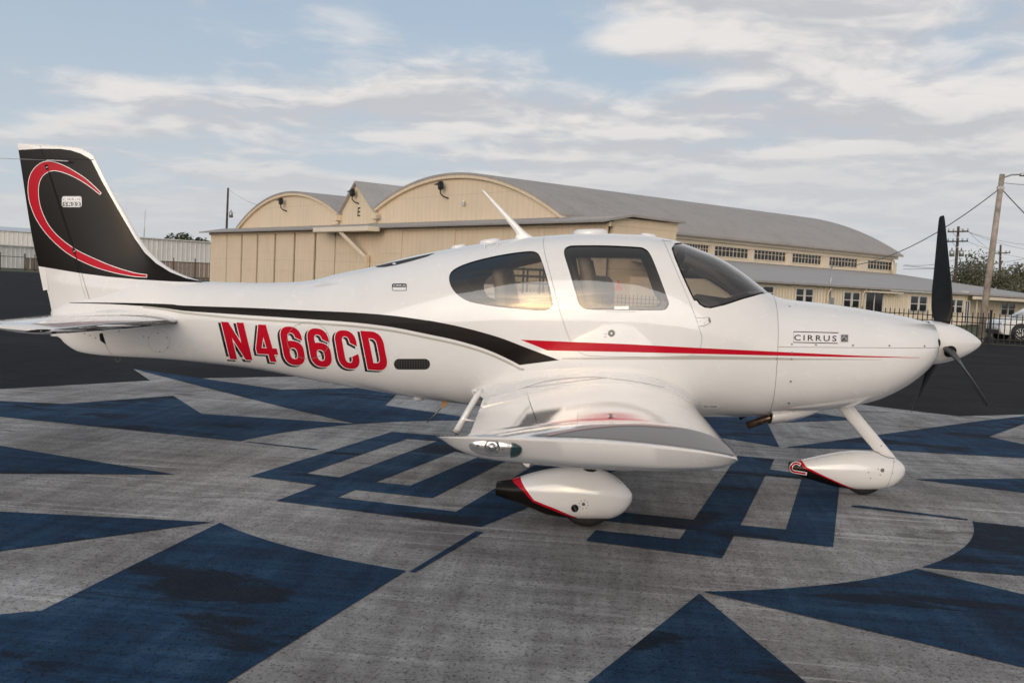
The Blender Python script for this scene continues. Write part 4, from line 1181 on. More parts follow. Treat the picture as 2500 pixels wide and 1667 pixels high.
# registration letters drawn as strokes in a unit box
def ell(cx, cy, rx, ry, a0, a1, n=16, p=2.4):
    out = []
    for i in range(n + 1):
        a = a0 + (a1 - a0) * i / n; c, s = cos(a), sin(a)
        out.append((cx + rx * math.copysign(abs(c) ** (2 / p), c), cy + ry * math.copysign(abs(s) ** (2 / p), s)))
    return out
GLY = {
 'N': [[(0, 0), (.30, 0), (.70, .60), (.70, 0), (1, 0), (1, 1), (.72, 1), (.30, .38), (.30, 1), (0, 1)]],
 '4': [[(.36, 0), (.72, 0), (.80, .64), (1.02, .64), (1.02, .80), (.82, .80), (.86, 1), (.56, 1), (.54, .80), (-.02, .80), (-.03, .66)], [(.48, .30), (.24, .645), (.52, .645)]],
 '6': [ell(.5, .30, .5, .30, 0.10, -pi, 18) + [(0, .70)] + ell(.5, .70, .5, .30, pi, 0, 18) + ell(.5, .62, .5, .245, 0, -pi * .62, 12) + [(.32, .42), (.31, .32)] + ell(.5, .30, .19, .14, pi, 2 * pi + .0, 10)[:0] + ell(.5, .30, .20, .15, -pi, -.15, 10),
       ell(.5, .70, .20, .155, 0, 2 * pi, 24)[:-1]],
 'C': [ell(.5, .30, .5, .30, 0.25, -pi, 20) + ell(.5, .70, .5, .30, pi, -.25, 20) + ell(.5, .70, .19, .155, -.05, pi, 14) + ell(.5, .30, .19, .155, -pi, .05, 14)],
 'D': [[(0, 0), (.48, 0)] + ell(.48, .32, .52, .32, -pi / 2, 0, 10) + ell(.48, .68, .52, .32, 0, pi / 2, 10) + [(0, 1)], [(.31, .17), (.31, .83)] + ell(.46, .66, .23, .17, pi / 2, 0, 8) + ell(.46, .34, .23, .17, 0, -pi / 2, 8)],
}
boxes = [('N', (285, 740), (167, 8), (68, 280)), ('4', (515, 758), (150, 8), (62, 278)), ('6', (726, 772), (158, 9), (50, 290)), ('6', (932, 786), (158, 9), (50, 290)), ('C', (1143, 800), (158, 10), (52, 290)), ('D', (1350, 809), (158, 10), (58, 292))]
for ch, tl_, wv, dv_ in boxes:
    loops = [[Z2(tl_[0] + wv[0] * u + dv_[0] * v, tl_[1] + wv[1] * u + dv_[1] * v) for u, v in lp] for lp in GLY[ch]]
    sh = fdecal('registration_letter_shadow', loops, 'letterblack', .0010, 12, offset=2.2, shift=(-5.8, 3.6))
    fdecal('registration_letter_outline', loops, 'letterwhite', .0018, 12, offset=2.4)
    fdecal('registration_letter', loops, 'red', .0026, 12, offset=.7)
def text_loops(txt, spacing=1.0):
    cu = bpy.data.curves.new('t', 'FONT'); cu.body = txt; cu.space_character = spacing; cu.fill_mode = 'BOTH'; cu.resolution_u = 3; cu.offset = .012
    ob = bpy.data.objects.new('t', cu); COL.objects.link(ob)
    dg = bpy.context.evaluated_depsgraph_get(); dg.update()
    me = bpy.data.meshes.new_from_object(ob.evaluated_get(dg)); bpy.data.objects.remove(ob); bpy.data.curves.remove(cu)
    return me
def text_decal(nm, txt, tl_, tr_, bl_, mat, bvh, off, par, spacing=1.0, thick=0.):
    """lettering laid on a surface between three corner pixels"""
    me = text_loops(txt, spacing)
    xs = [v.co.x for v in me.vertices]; ys = [v.co.y for v in me.vertices]; x0, x1, y0, y1 = min(xs), max(xs), min(ys), max(ys)
    for v in me.vertices:
        u, w = (v.co.x - x0) / (x1 - x0), (y1 - v.co.y) / (y1 - y0)
        px = tl_[0] + (tr_[0] - tl_[0]) * u + (bl_[0] - tl_[0]) * w; py = tl_[1] + (tr_[1] - tl_[1]) * u + (bl_[1] - tl_[1]) * w
        d = ray(px, py).normalized(); h = bvh.ray_cast(CAM, d)
        if h[0] is None: v.co = at_y(px, py, -.3); continue
        n = h[1] if h[1].dot(d) < 0 else -h[1]
        v.co = h[0] + n * off
    o = link(nm, me, M[mat], par); me.name = nm; return o
def quadpx(a, b, c, d): return [a, b, c, d]
def rrect(x0, y0, x1, y1, r, f, n=5):
    out = []
    for cx, cy, a in ((x1 - r, y0 + r, -pi / 2), (x1 - r, y1 - r, 0), (x0 + r, y1 - r, pi / 2), (x0 + r, y0 + r, pi)):
        for i in range(n + 1): out.append(f(cx + r * cos(a + pi / 2 * i / n), cy + r * sin(a + pi / 2 * i / n)))
    return out
text_decal('cowling_lettering', 'CIRRUS', Z4(681, 961), Z4(976, 968), Z4(680, 1001), 'letterblack', SKIN, .0016, up_cowl, 1.35)
fdecal('lettering_frame', line_loop([Z4(989, 948), Z4(677, 940), Z4(675, 1014), Z4(983, 1021)], 2.0), 'letterblack', .0014, 10, up_cowl)
fdecal('cowling_badge', rrect(1003, 958, 1059, 1015, 5, Z4), 'placard', .0016, 8, up_cowl)
fdecal('cowling_badge_face', rrect(1008, 963, 1054, 1010, 4, Z4), 'screw', .0022, 8, up_cowl)
fdecal('cowling_badge_mark', line_loop([Z4(1012, 1005), Z4(1050, 966)], 1.6), 'letterblack', .0028, 8, up_cowl)
fdecal('cowling_badge_mark', line_loop([Z4(1016, 985), Z4(1032, 972), Z4(1046, 996)], 1.8), 'placard', .0028, 8, up_cowl)
fdecal('maker_placard', [rrect(1590, 446, 1703, 502, 12, Z2), rrect(1594, 450, 1699, 498, 10, Z2)], 'letterblack', .0014, 8)
fdecal('maker_placard_head', rrect(1592, 447, 1701, 474, 9, Z2), 'letterblack', .0014, 8)
text_decal('maker_placard_lettering', 'CIRRUS', Z2(1600, 453), Z2(1696, 454), Z2(1600, 467), 'letterwhite', SKIN, .0024, body, 1.1)
text_decal('warning_lettering', 'NO STEP', Z5(2024, 322), Z5(2116, 324), Z5(2024, 333), 'letterblack', SKIN, .0030, body, 1.2)
fdecal('step_placard', [Z5(2006, 309), Z5(2060, 311), Z5(2158, 314), Z5(2150, 328), Z5(2130, 341), Z5(2100, 348), Z5(2020, 346), Z5(2006, 338)], 'letterwhite', .0022, 10)
text_decal('warning_lettering', 'Warning!', Z2(1050, 437), Z2(1112, 434), Z2(1052, 446), 'placard', SKIN, .0016, body)
for i in range(2):
    fdecal('warning_text_line', line_loop([Z2(1005 - 14 * i, 463 + 8 * i), Z2(1168 - 40 * i, 446 + 10 * i)], .8), 'placard', .0014, 8)
fdecal('window_text_line', line_loop([Z3(1345, 721), Z3(1570, 725)], 1.4), 'placard', .0014, 8, door)
fdecal('window_label', [Z3(1410, 682), Z3(1520, 680), Z3(1520, 706), Z3(1410, 706)], 'letterwhite', -.004, 8, door)
# louvred vent
fdecal('vent', rrect(1605, 1021, 1881, 1103, 40, Z2), 'darkhole', .0012, 8)
vloops = []
for i in range(1, 6): 
    y = 1021 + 82 * i / 6; fdecal('vent_bar', line_loop([Z2(1612, y), Z2(1875, y)], .9), 'screw', .003, 10)
for i in range(1, 14):
    x = 1605 + 276 * i / 14; fdecal('vent_bar', line_loop([Z2(x, 1024), Z2(x, 1100)], .7), 'screw', .003, 10)
# door lock, hinge, latch, small fasteners
fdecal('door_lock', circ(*Z3(1389, 889), 8.6, 28), 'letterblack', .003, 4, door)
fdecal('door_lock_barrel', circ(*Z3(1389, 889), 2.4, 14), 'letterwhite', .0042, 4, door)
for i, (w, t_) in enumerate((('PUSH', 891), ('TO', 903), ('OPEN', 914))):
    text_decal('lock_lettering', w, Z3(1328 if i != 1 else 1336, t_), Z3(1355 if i != 1 else 1348, t_), Z3(1328 if i != 1 else 1336, t_ + 7), 'screw', SKIN, .0014, door)
hl = [Z3(2035, 770), Z3(2085, 774), Z3(2115, 768), Z3(2138, 768), Z3(2150, 800), Z3(2140, 812), Z3(2090, 833), Z3(2055, 836)]
fdecal('door_hinge', hl, 'white', .004, 6)
fdecal('hinge_edge', line_loop(hl, 1.0), 'seam', .0046, 6)
for p in ((2068, 795), (2098, 810), (2048, 802)): fdecal('screw', circ(*Z3(*p), 1.1, 8), 'screw', .005, 4)
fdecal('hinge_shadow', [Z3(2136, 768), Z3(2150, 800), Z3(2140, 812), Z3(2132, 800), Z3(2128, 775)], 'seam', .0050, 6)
for p in ((665, 1027), (833, 1031), (1090, 1035), (1344, 1038), (1588, 1041)): fdecal('cowling_fastener', circ(*Z4(*p), 2.3, 12), 'screw', .0014, 4, up_cowl)
for p in ((665, 1086), (663, 1131), (657, 1285), (644, 1436), (558, 1129)): fdecal('cowling_fastener', circ(*Z4(*p), 2.3, 12), 'screw', .0022, 4, low_cowl)
fdecal('cowling_fastener', circ(*Z4(650, 764), 2.6, 12, 1.2), 'screw', .0014, 4, up_cowl)
ins = [circ(*Z2(950, 880), 52, 40, 45), circ(*Z2(950, 880), 51.2, 40, 44.2)]
fdecal('inspection_panel_edge', ins, 'seam', .0034, 10)
for k in range(8):
    a = 2 * pi * k / 8 + .35; fdecal('screw', circ(Z2(950, 880)[0] + 49 * cos(a), Z2(950, 880)[1] + 42 * sin(a), 1.2, 8), 'screw', .0036, 4)
fdecal('inspection_panel_edge', [circ(*Z1(1015, 1315), 27, 32, 27), circ(*Z1(1015, 1315), 26.4, 32, 26.4)], 'greystripe', .001, 10)
for p in ((1010, 1263), (1067, 1291), (1071, 1355), (1020, 1381), (948, 1291), (918, 1284), (540, 1265), (575, 1278), (610, 1293), (760, 1250)):
    fdecal('screw', circ(*Z1(*p), 1.6, 8), 'screw', .0012, 4)
fdecal('tail_seam', line_loop([Z1(650, 1262), Z1(675, 1340), Z1(715, 1408)], 1.0), 'seam', .001, 6)
fdecal('elevator_gap', [Z1(633, 1268), Z1(655, 1262), Z1(678, 1338), Z1(640, 1310)], 'darkhole', .0014, 6)
text_decal('warning_lettering', 'NO PUSH', Z1(367, 1124), Z1(431, 1126), Z1(367, 1136), 'letterblack', FINB, .0014, rudder, 1.1)
# ---- markings on the fin
outer = smooth_poly([Z1(*p) for p in ((645, 370), (560, 290), (480, 235), (400, 192), (330, 170), (280, 172), (230, 203), (195, 255), (181, 325), (185, 400), (205, 472), (240, 548), (300, 632), (380, 712), (470, 777), (600, 838), (730, 877), (850, 900), (936, 906))], 4, False)
inner = smooth_poly([Z1(*p) for p in ((936, 892), (850, 878), (720, 838), (600, 788), (500, 740), (420, 687), (350, 625), (300, 558), (265, 480), (248, 410), (246, 332), (262, 277), (295, 242), (340, 227), (400, 237), (480, 270), (560, 318), (638, 378))], 4, False)
decal('fin_swoosh_outline', outer + inner, M['letterwhite'], FINB, .0020, fin, 9, offset=1.3)
decal('fin_swoosh', outer + inner, M['red'], FINB, .0027, fin, 9, offset=-.2)
decal('hinge_line', line_loop([Z1(312, 232), Z1(395, 490), Z1(460, 690), Z1(520, 880)], 2.2), M['darkhole'], FINB, .0034, fin, 8)
decal('hinge_line', line_loop([Z1(520, 880), Z1(560, 1010), Z1(614, 1172)], 2.2), M['greystripe'], FINB, .0012, fin, 8)
for p in ((298, 205), (473, 740)):
    decal('hinge_bracket', [Z1(p[0] - 11, p[1] - 15), Z1(p[0] + 7, p[1] - 17), Z1(p[0] + 14, p[1] + 17), Z1(p[0] - 4, p[1] + 18)], M['darkhole'], FINB, .004, fin, 6)
    decal('hinge_bolt', [Z1(p[0] - 3, p[1] + 1), Z1(p[0] + 9, p[1] - 3), Z1(p[0] + 10, p[1] + 2), Z1(p[0] - 2, p[1] + 6)], M['placard'], FINB, .005, fin, 6)
decal('tip_seam', line_loop([Z1(130, 155), Z1(440, 153), Z1(600, 158)], 1.0), M['darkhole'], FINB, .0022, fin, 8)
decal('fin_placard', rrect(396, 391, 522, 460, 14, Z1), M['letterwhite'], FINB, .0024, fin, 8)
decal('fin_placard_face', rrect(400, 395, 518, 424, 8, Z1), M['letterblack'], FINB, .0030, fin, 8)
decal('fin_placard_face', rrect(400, 427, 518, 456, 8, Z1), M['letterblack'], FINB, .0030, fin, 8)
decal('fin_placard_panel', rrect(402, 397, 516, 423, 6, Z1), M['letterwhite'], FINB, .0034, fin, 8)
text_decal('fin_placard_lettering', 'CIRRUS', Z1(406, 402), Z1(513, 402), Z1(406, 419), 'letterblack', FINB, .0040, fin, 1.15)
text_decal('fin_placard_lettering', 'SR22', Z1(408, 432), Z1(511, 432), Z1(408, 452), 'letterwhite', FINB, .0040, fin, 1.15)
# ---- roof fittings
def dome(name, x0, x1, y_base, h_px, Y=-.0, flat=.7):
    A = at_y(x0, y_base, Y); B = at_y(x1, y_base, Y); c = (A + B) / 2; rx = (B.x - A.x) / 2; hh = h_px / 290
    c.z = FZT(c.x) - .012
    sl = atan2(FZT(B.x) - FZT(A.x), B.x - A.x)
    prof = [(1.0, -.02), (1.0, .45), (.93, .78), (.78, .96), (.4, 1.0), (.02, 1.0)]
    rot_ = Matrix.Rotation(-sl, 3, 'Y')
    rings = [[c + rot_ @ Vector((rx * q * cos(a), rx * flat * q * sin(a), (hh + .012) * z)) for a in (2 * pi * k / 28 for k in range(28))] for q, z in prof]
    return loft(name, rings, M['white'], plane)
dome('antenna_dome', 1102, 1138, 607, 7); dome('antenna_dome', 1171, 1222, 590, 9); dome('antenna_dome', 1400, 1484, 572, 11); dome('antenna_dome', 1564, 1602, 576, 6)
b0, b1, b2 = at_y(*Z3(690, 166), -.02), at_y(*Z3(775, 152), -.02), at_y(1178, 464, -.02)
rings = []
for i in range(22):
    q = i / 21; s = q ** 1.0
    c = lerp((b0 + b1) / 2, b2, s); w = (.034 * (1 - s) ** 1.0 * (1 if q > .12 else 1) + .010) * (1 + 1.0 * math.exp(-q * 18))
    rings.append([c + Vector((w * cos(a), .011 * sin(a) * (1 - .6 * s), 0)) for a in (2 * pi * k / 16 for k in range(16))])
rings = [[r + Vector((0, 0, -.03)) for r in rings[0]]] + rings
loft('whip_antenna', rings, M['white'], plane)
hp = [hit_skin(*Z3(*p)) for p in ((416, 245), (420, 226), (440, 219), (505, 208), (515, 212), (517, 230))]
tube('grab_handle', [hp[0] + Vector((0, .0, 0))] + [p + Vector((0, -.02, .012)) for p in hp[1:-1]] + [hp[-1]], .006, M['white'], plane)
sk = [Z2(1458, 316), Z2(1600, 283), Z2(1760, 247), Z2(1920, 212), Z2(1860, 240), Z2(1740, 275), Z2(1620, 306), Z2(1530, 321), Z2(1480, 322)]
fdecal('roof_panel', sk, 'interior', .0016, 8)
fdecal('roof_seam', line_loop([Z3(1772, 178), Z3(1800, 182), Z3(1850, 187)], .8), 'seam', .001, 8)
# ---- cabin
def bevel_box(name, c, s, mat, par, bev=.03, rot=0.0):
    bm = bmesh.new(); add_box(bm, c, s, M=Matrix.Translation(c) @ Matrix.Rotation(rot, 4, 'Y'))
    bmesh.ops.bevel(bm, geom=bm.edges[:], offset=bev, segments=3, affect='EDGES', profile=.6)
    return bm_obj(name, bm, mat, par, True)
bevel_box('cabin_floor', Vector((-2.8, 0, .86)), (2.0, .80, .05), M['interior'], plane, .01)
dash = bevel_box('instrument_panel', Vector((-2.08, 0, 1.33)), (.16, .94, .28), M['interior'], plane, .05, radians(-12))
gl = []
for i in range(8):
    x = -2.16 + .30 * i / 7; hwid = .47 - .12 * (i / 7)
    gl.append([Vector((x, hwid * cos(a), 1.47 - .03 * i / 7 + .035 * sin(a))) for a in (2 * pi * k / 24 for k in range(24))])
loft('glareshield', gl, M['interior'], plane)
bevel_box('rear_shelf', Vector((-4.25, 0, 1.20)), (.5, .9, .06), M['lining'], plane, .02)
def seat(x, y, tilt, z0=.84):
    b = bevel_box('seat_cushion', Vector((x + .05, y, z0 + .12)), (.48, .44, .16), M['leather'], plane, .05)
    rings = []
    for i in range(14):
        q = i / 13; zc = z0 + .12 + .78 * q; xc = x - .20 - tilt * q + .02 * sin(q * 3)
        w = .22 * (1 - .12 * q) if q < .74 else (.125 if q < .98 else .09)
        if .66 < q <= .74: w = .16
        d = .07 * (1 - .25 * q)
        rings.append([Vector((xc + d * math.copysign(abs(cos(a)) ** .7, cos(a)), y + w * math.copysign(abs(sin(a)) ** .7, sin(a)), zc)) for a in (2 * pi * k / 24 for k in range(24))])
    loft('seat_back', rings, M['leather'], plane)
seat(-2.72, -.30, .14); seat(-2.72, .30, .14); seat(-3.40, -.28, .12, .74); seat(-3.40, .28, .12, .74)
bm = bmesh.new(); hh_ = at_y(*Z3(1915, 300), -.28)
bmesh.ops.create_uvsphere(bm, u_segments=16, v_segments=10, radius=1, matrix=Matrix.Translation(hh_) @ Matrix.Diagonal((.035, .03, .05, 1)))
bm_obj('headset', bm, M['interior'], plane, True)
# ------------------------------------------------------------------ background materials
def siding(name, col, dirt=.25, rough=.7, lines=None):
    m, t, b, o = mat_new(name)
    P = t.add('ShaderNodeTexCoord').outputs['Object']
    n1 = t.noise(P, .35, 6, .65); n2 = t.noise(t.mapping(P, (2.5, 2.5, .25)), 1.3, 6, .7)
    f = t.math('ADD', t.math('MULTIPLY', n1, .5), t.math('MULTIPLY', n2, .5))
    c = t.ramp(t.maprange(f, .3, .7, smooth=False), [(0, tuple(x * (1 - dirt) for x in col)), (.5, col), (1, tuple(min(1, x * 1.08) for x in col))])
    spots = t.maprange(t.noise(t.mapping(P, (1, 1, .6)), 5.5, 5, .75), .66, .72)
    c = t.mix(t.math('MULTIPLY', spots, .35), c, (.16, .11, .07))
    for axis, pitch, wd, amt in (lines or ()):
        # sheet joints: thin darker laps at a fixed pitch
        q = t.math('FRACT', t.math('DIVIDE', t.vmath('DOT_PRODUCT', P, axis, out=1), pitch))
        ln = t.maprange(q, wd, wd * 1.6, 1.0, 0.0)
        c = t.mix(t.math('MULTIPLY', ln, amt), c, tuple(x * .35 for x in col))
    t.l.new(c, b.inputs['Base Color']); b.inputs['Roughness'].default_value = rough
    b.inputs['Specular IOR Level'].default_value = .25
    return m
_au, _av = (-.70689, .70732, 0), (.70732, .70689, 0)
M['tan'] = siding('tan painted steel', (.76, .63, .465), .10, lines=((_au, .62, .06, .20), ((0, 0, 1), 2.7, .012, .25)))
M['tan2'] = siding('pale tan siding', (.80, .715, .57), .08)
M['trim'] = siding('cream trim', (.80, .72, .59), .08)
M['roof'] = siding('weathered grey roofing', (.385, .365, .35), .22, .8, lines=((_av, 1.9, .03, .22), (_au, 3.1, .02, .15)))
M['roof2'] = siding('light grey roofing', (.42, .41, .40), .20, .8, lines=((_av, 1.2, .04, .16),))
M['whitewall'] = siding('dirty white siding', (.80, .79, .77), .15)
M['blueroof'] = siding('pale blue grey metal roof', (.60, .64, .70), .10, .5)
M['darkglass'] = simple('dark window glass', (.010, .011, .012), .06, var=.5, scale=.9)
M['whiteframe'] = simple('white window frame', (.72, .71, .69), .5)
M['gap'] = simple('dark door gap', (.02, .017, .014), .9)
M['lampblack'] = simple('black floodlight housing', (.02, .02, .02), .5)
M['wood'] = simple('weathered pole wood', (.34, .29, .245), .85, var=.35, scale=3, bump=.5, bscale=14)
M['darkwood'] = simple('creosoted pole wood', (.075, .058, .045), .9, var=.3, scale=2)
M['wire'] = simple('cable', (.17, .17, .175), .6)
M['galv'] = simple('galvanised steel', (.42, .43, .44), .4, metal=.7, var=.1)
M['iron'] = simple('black iron fence paint', (.010, .010, .011), .45)
M['rust'] = simple('rusty steel', (.16, .09, .05), .8, var=.4, scale=3)
M['carpaint'] = simple('white car paint', (.78, .78, .77), .25, coat=1.)
M['bark'] = simple('bark', (.09, .07, .055), .9, var=.3)
def leaf_mat(name, a, b_):
    m, t, b, o = mat_new(name)
    P = t.add('ShaderNodeTexCoord').outputs['Object']
    c = t.ramp(t.noise(P, 1.6, 4, .6), [(.3, a), (.7, b_)])
    t.l.new(c, b.inputs['Base Color']); b.inputs['Roughness'].default_value = .7; b.inputs['Specular IOR Level'].default_value = .3
    return m
M['leaf'] = leaf_mat('grey green foliage', (.075, .082, .052), (.165, .17, .115))
M['leaf2'] = leaf_mat('dark foliage', (.030, .042, .016), (.07, .085, .03))

# ------------------------------------------------------------------ hangar
HB = Vector((-3.764, 53.50, 0)); HU = Vector((-.70689, .70732, 0)); HV = Vector((.70732, .70689, 0)); HZ = Vector((0, 0, 1))
def hp_(u, t, z): return HB + HU * u + HV * t + HZ * z
def hbox(bm, u0, u1, t0, t1, z0, z1):
    c = hp_((u0 + u1) / 2, (t0 + t1) / 2, (z0 + z1) / 2)
    bmesh.ops.create_cube(bm, size=1, matrix=frame_mat(c, HU, HV, HZ) @ Matrix.Diagonal((abs(u1 - u0), abs(t1 - t0), abs(z1 - z0), 1)))
def hobj(name, boxes_, mat, parent, bev=0):
    bm = bmesh.new()
    for b in boxes_: hbox(bm, *b)
    if bev: bmesh.ops.bevel(bm, geom=bm.edges[:], offset=bev, segments=1, affect='EDGES')
    return bm_obj(name, bm, mat, parent)
def face_px(x, y, t=0.):                       # pixel -> (u, z) on a plane parallel to the front
    q = on_plane(x, y, hp_(0, t, 0), HV); return (q - HB).dot(HU), q.z
def side_px(x, y, u):                          # pixel -> (t, z) on a plane parallel to the long side
    q = on_plane(x, y, hp_(u, 0, 0), HU); return (q - HB).dot(HV), q.z
ZB7 = zoomer(480, 400, 3.267); X8 = zoomer(1500, 400, 2.352)
hangar = empty('hangar', hp_(30, 20, 0))
tag(hangar, 'tan steel hangar with two arched fronts, a small gable between and long grey barrel roofs', 'hangar')
TF = 1.6                                       # the arched fronts stand this far behind the door line
# sliding door leaves
edges_px = [112, 240, 360, 485, 625, 780, 945, 1110, 1280, 1460, 1640, 1860, 2062, 2310]
us = [face_px(*ZB7(x, 600))[0] for x in edges_px]
step = us[-2] - us[-1]
while us[-1] - step > 3: us.append(us[-1] - step)
us.append(0.0)
for i, (a, b) in enumerate(zip(us, us[1:])):
    dark = 1 <= i + 1 <= 7
    g = .42 if i < 7 else .05
    t0 = .0 if i < 8 or i % 2 == 0 else -.06
    if i == 0: g = .1
    leaf = hobj('door_leaf', [(b + g / 2, a - g / 2, t0, t0 + .18, .05, 5.40)], M['tan'], hangar, .02)
    zz = [(b + g / 2 + .05, a - g / 2 - .05, t0 - .035, t0 - .001, z, z + .07) for z in (1.75, 3.5)]
    hobj('door_rail', [zz[i % 2]], M['tan'], leaf)
hobj('door_backing', [(.3, us[0] - .2, .30, .45, 0, 5.42)], M['gap'], hangar)
hobj('front_end_wall', [(0.0, 3.9, .50, 6.3, 0, 5.93)], M['tan'], hangar)
hobj('rear_pocket_wall', [(us[0] - .25, us[0] - .02, .2, 3, 0, 5.4)], M['tan'], hangar)
# pent roof above the doors
def hloft(name, prof_tz, u0, u1, mat, parent):
    V_, F_ = loft_data([[hp_(u, t, z) for t, z in prof_tz] for u in (u0, u1)])
    return mesh(name, V_, F_, mat, parent)
hloft('pent_roof', [(-.9, 5.50), (-.9, 5.62), (TF + .1, 6.16), (TF + .1, 6.02)], -.5, us[0] + 1.2, M['roof'], hangar)
hloft('door_header', [(-.12, 5.30), (-.12, 5.56), (.02, 5.60), (.02, 5.30)], -.3, us[0] + .2, M['tan'], hangar)
hloft('pent_end', [(0, 5.36), (0, 5.60), (6.4, 6.0), (6.4, 5.36)], -.02, .22, M['tan'], hangar)
hloft('pent_roof', [(1.7, 6.02), (1.7, 6.16), (6.6, 6.10), (6.6, 5.96)], -.5, 3.95, M['roof'], hangar)
# arched and gabled fronts
def arcprof(c, R, ztop, u0, u1, n=28):
    return [(u0 + (u1 - u0) * i / n, ztop - (R - sqrt(R * R - (u0 + (u1 - u0) * i / n - c) ** 2))) for i in range(n + 1)]
_bl, _bt, _br = face_px(925, 508, TF), face_px(1135, 428.5, TF), face_px(1378, 527, TF)
_ll, _lt, _lr = face_px(585, 557, TF), face_px(716, 472.5, TF), face_px(832, 522, TF)
_gt = face_px(875, 448, TF)
def circ3(p, q, r):
    ax, ay, bx, by, cx, cy = *p, *q, *r
    d = 2 * (ax * (by - cy) + bx * (cy - ay) + cx * (ay - by))
    ux = ((ax*ax+ay*ay)*(by-cy) + (bx*bx+by*by)*(cy-ay) + (cx*cx+cy*cy)*(ay-by)) / d
    uy = ((ax*ax+ay*ay)*(cx-bx) + (bx*bx+by*by)*(ax-cx) + (cx*cx+cy*cy)*(bx-ax)) / d
    return ux, uy, hypot(ax - ux, ay - uy)
big = circ3(_bl, _bt, _br); lef = circ3(_ll, _lt, _lr)
TEND = 43.0
def vault(circle, u0, u1, nm):
    c, zc, R = circle
    pr = [(u0 + (u1 - u0) * i / 32, zc + sqrt(R * R - (u0 + (u1 - u0) * i / 32 - c) ** 2)) for i in range(33)]
    # front wall
    base = 5.7
    outl = pr + [(u1, base), (u0, base)]
    V_, F_ = loft_data([[hp_(u, t, z) for u, z in outl] for t in (TF, TF + .25)])
    fr_ = mesh(nm, V_, F_, M['tan'], hangar)
    # roof skin with thickness and a front overhang
    V_, F_ = loft_data([[hp_(u, t, z + .03) for u, z in pr] + [hp_(u, t, z + .20) for u, z in pr[::-1]] for t in [TF - .35] + [TF + (TEND - TF) * k / 12 for k in range(1, 13)]])
    rf = mesh('barrel_roof', V_, F_, M['roof'], hangar)
    # rim band
    V_, F_ = loft_data([[hp_(u, t, z - .22) for u, z in pr] + [hp_(u, t, z + .05) for u, z in pr[::-1]] for t in (TF - .30, TF - .02)])
    mesh('arch_trim', V_, F_, M['tan'], fr_)
    return pr
prb = vault(big, _br[0] - .1, _bl[0] + .4, 'arched_front'); prl = vault(lef, _lr[0] - .4, _ll[0] + .2, 'arched_front')
g0, g1 = _bl[0], _lr[0]
gz = min(_bl[1], _lr[1]) - .1
outl = [(g0, gz), (_gt[0], _gt[1]), (g1, gz), (g1, 5.7), (g0, 5.7)]
V_, F_ = loft_data([[hp_(u, t, z) for u, z in outl] for t in (TF - .05, TF + .2)]); gf = mesh('gable_front', V_, F_, M['tan'], hangar)
for a, b in (((g0 - .5, gz - .55), _gt), ((g1 + .5, gz - .55), _gt)):
    V_, F_ = loft_data([[hp_(a[0], t, a[1] + .02), hp_(b[0], t, b[1] + .02), hp_(b[0], t, b[1] + .2), hp_(a[0], t, a[1] + .2)] for t in (TF - .4, TEND)])
    mesh('gable_roof', V_, F_, M['roof2'], hangar)
for (u_, z_) in ((g0, gz), (g1, gz)):
    hobj('gutter_box', [(u_ - .35, u_ + .35, TF - .6, TF - .08, z_ - .55, z_ - .05)], M['tan'], gf)
    bm = bmesh.new(); add_tube(bm, [hp_(u_, TF - .3, z_ - .5), hp_(u_, TF - .3, 6.25), hp_(u_ + .15, TF - .8, 6.1)], .08, 8); bm_obj('downspout', bm, M['tan'], hangar, True)
# sign letter on the gable
def wall_text(txt, u, z, h, t, mat, parent, nm):
    me = text_loops(txt)
    xs = [v.co.x for v in me.vertices]; ys = [v.co.y for v in me.vertices]
    s = h / (max(ys) - min(ys)); cx = (max(xs) + min(xs)) / 2
    for v in me.vertices: v.co = hp_(u - (v.co.x - cx) * s, t, z + v.co.y * s)
    return link(nm, me, mat, parent)
eu, ez = face_px(*ZB7(1301, 352), TF); wall_text('E', eu, ez - .75, .8, TF - .07, M['gap'], gf, 'sign_letter')
# flood lights
for x, y in ((712, 315), (1285, 248), (1992, 195)):
    u_, z_ = face_px(*ZB7(x, y), TF)
    O = hp_(u_, TF - .55, z_ + .15)
    fl_ = empty('floodlight', O); tag(fl_, {712: 'black floodlight on a bent arm on the arched front beside the tail', 1285: 'black floodlight on a bent arm high on the small gable', 1992: 'black floodlight on a bent arm on the arched front above the cabin'}[x], 'floodlight', None)
    bm = bmesh.new(); bmesh.ops.create_cube(bm, size=1, matrix=frame_mat(O, HU, HV, HZ) @ Matrix.Rotation(radians(14), 4, 'Y') @ Matrix.Diagonal((.46, .36, .64, 1)))
    bmesh.ops.bevel(bm, geom=bm.edges[:], offset=.07, segments=2, affect='EDGES'); bm_obj('housing', bm, M['lampblack'], fl_)
    bm = bmesh.new(); bmesh.ops.create_cube(bm, size=1, matrix=frame_mat(O + HU * .46 + HZ * .14, HU, HV, HZ) @ Matrix.Rotation(radians(8), 4, 'Y') @ Matrix.Diagonal((.55, .32, .05, 1))); bm_obj('visor', bm, M['lampblack'], fl_)
    bm = bmesh.new(); add_tube(bm, [O - HZ * .25, O - HZ * .6, O - HZ * .85 - HU * .2 + HV * .15, O - HZ * .95 - HU * .4 + HV * .5], .055, 8); bm_obj('arm', bm, M['lampblack'], fl_, True)
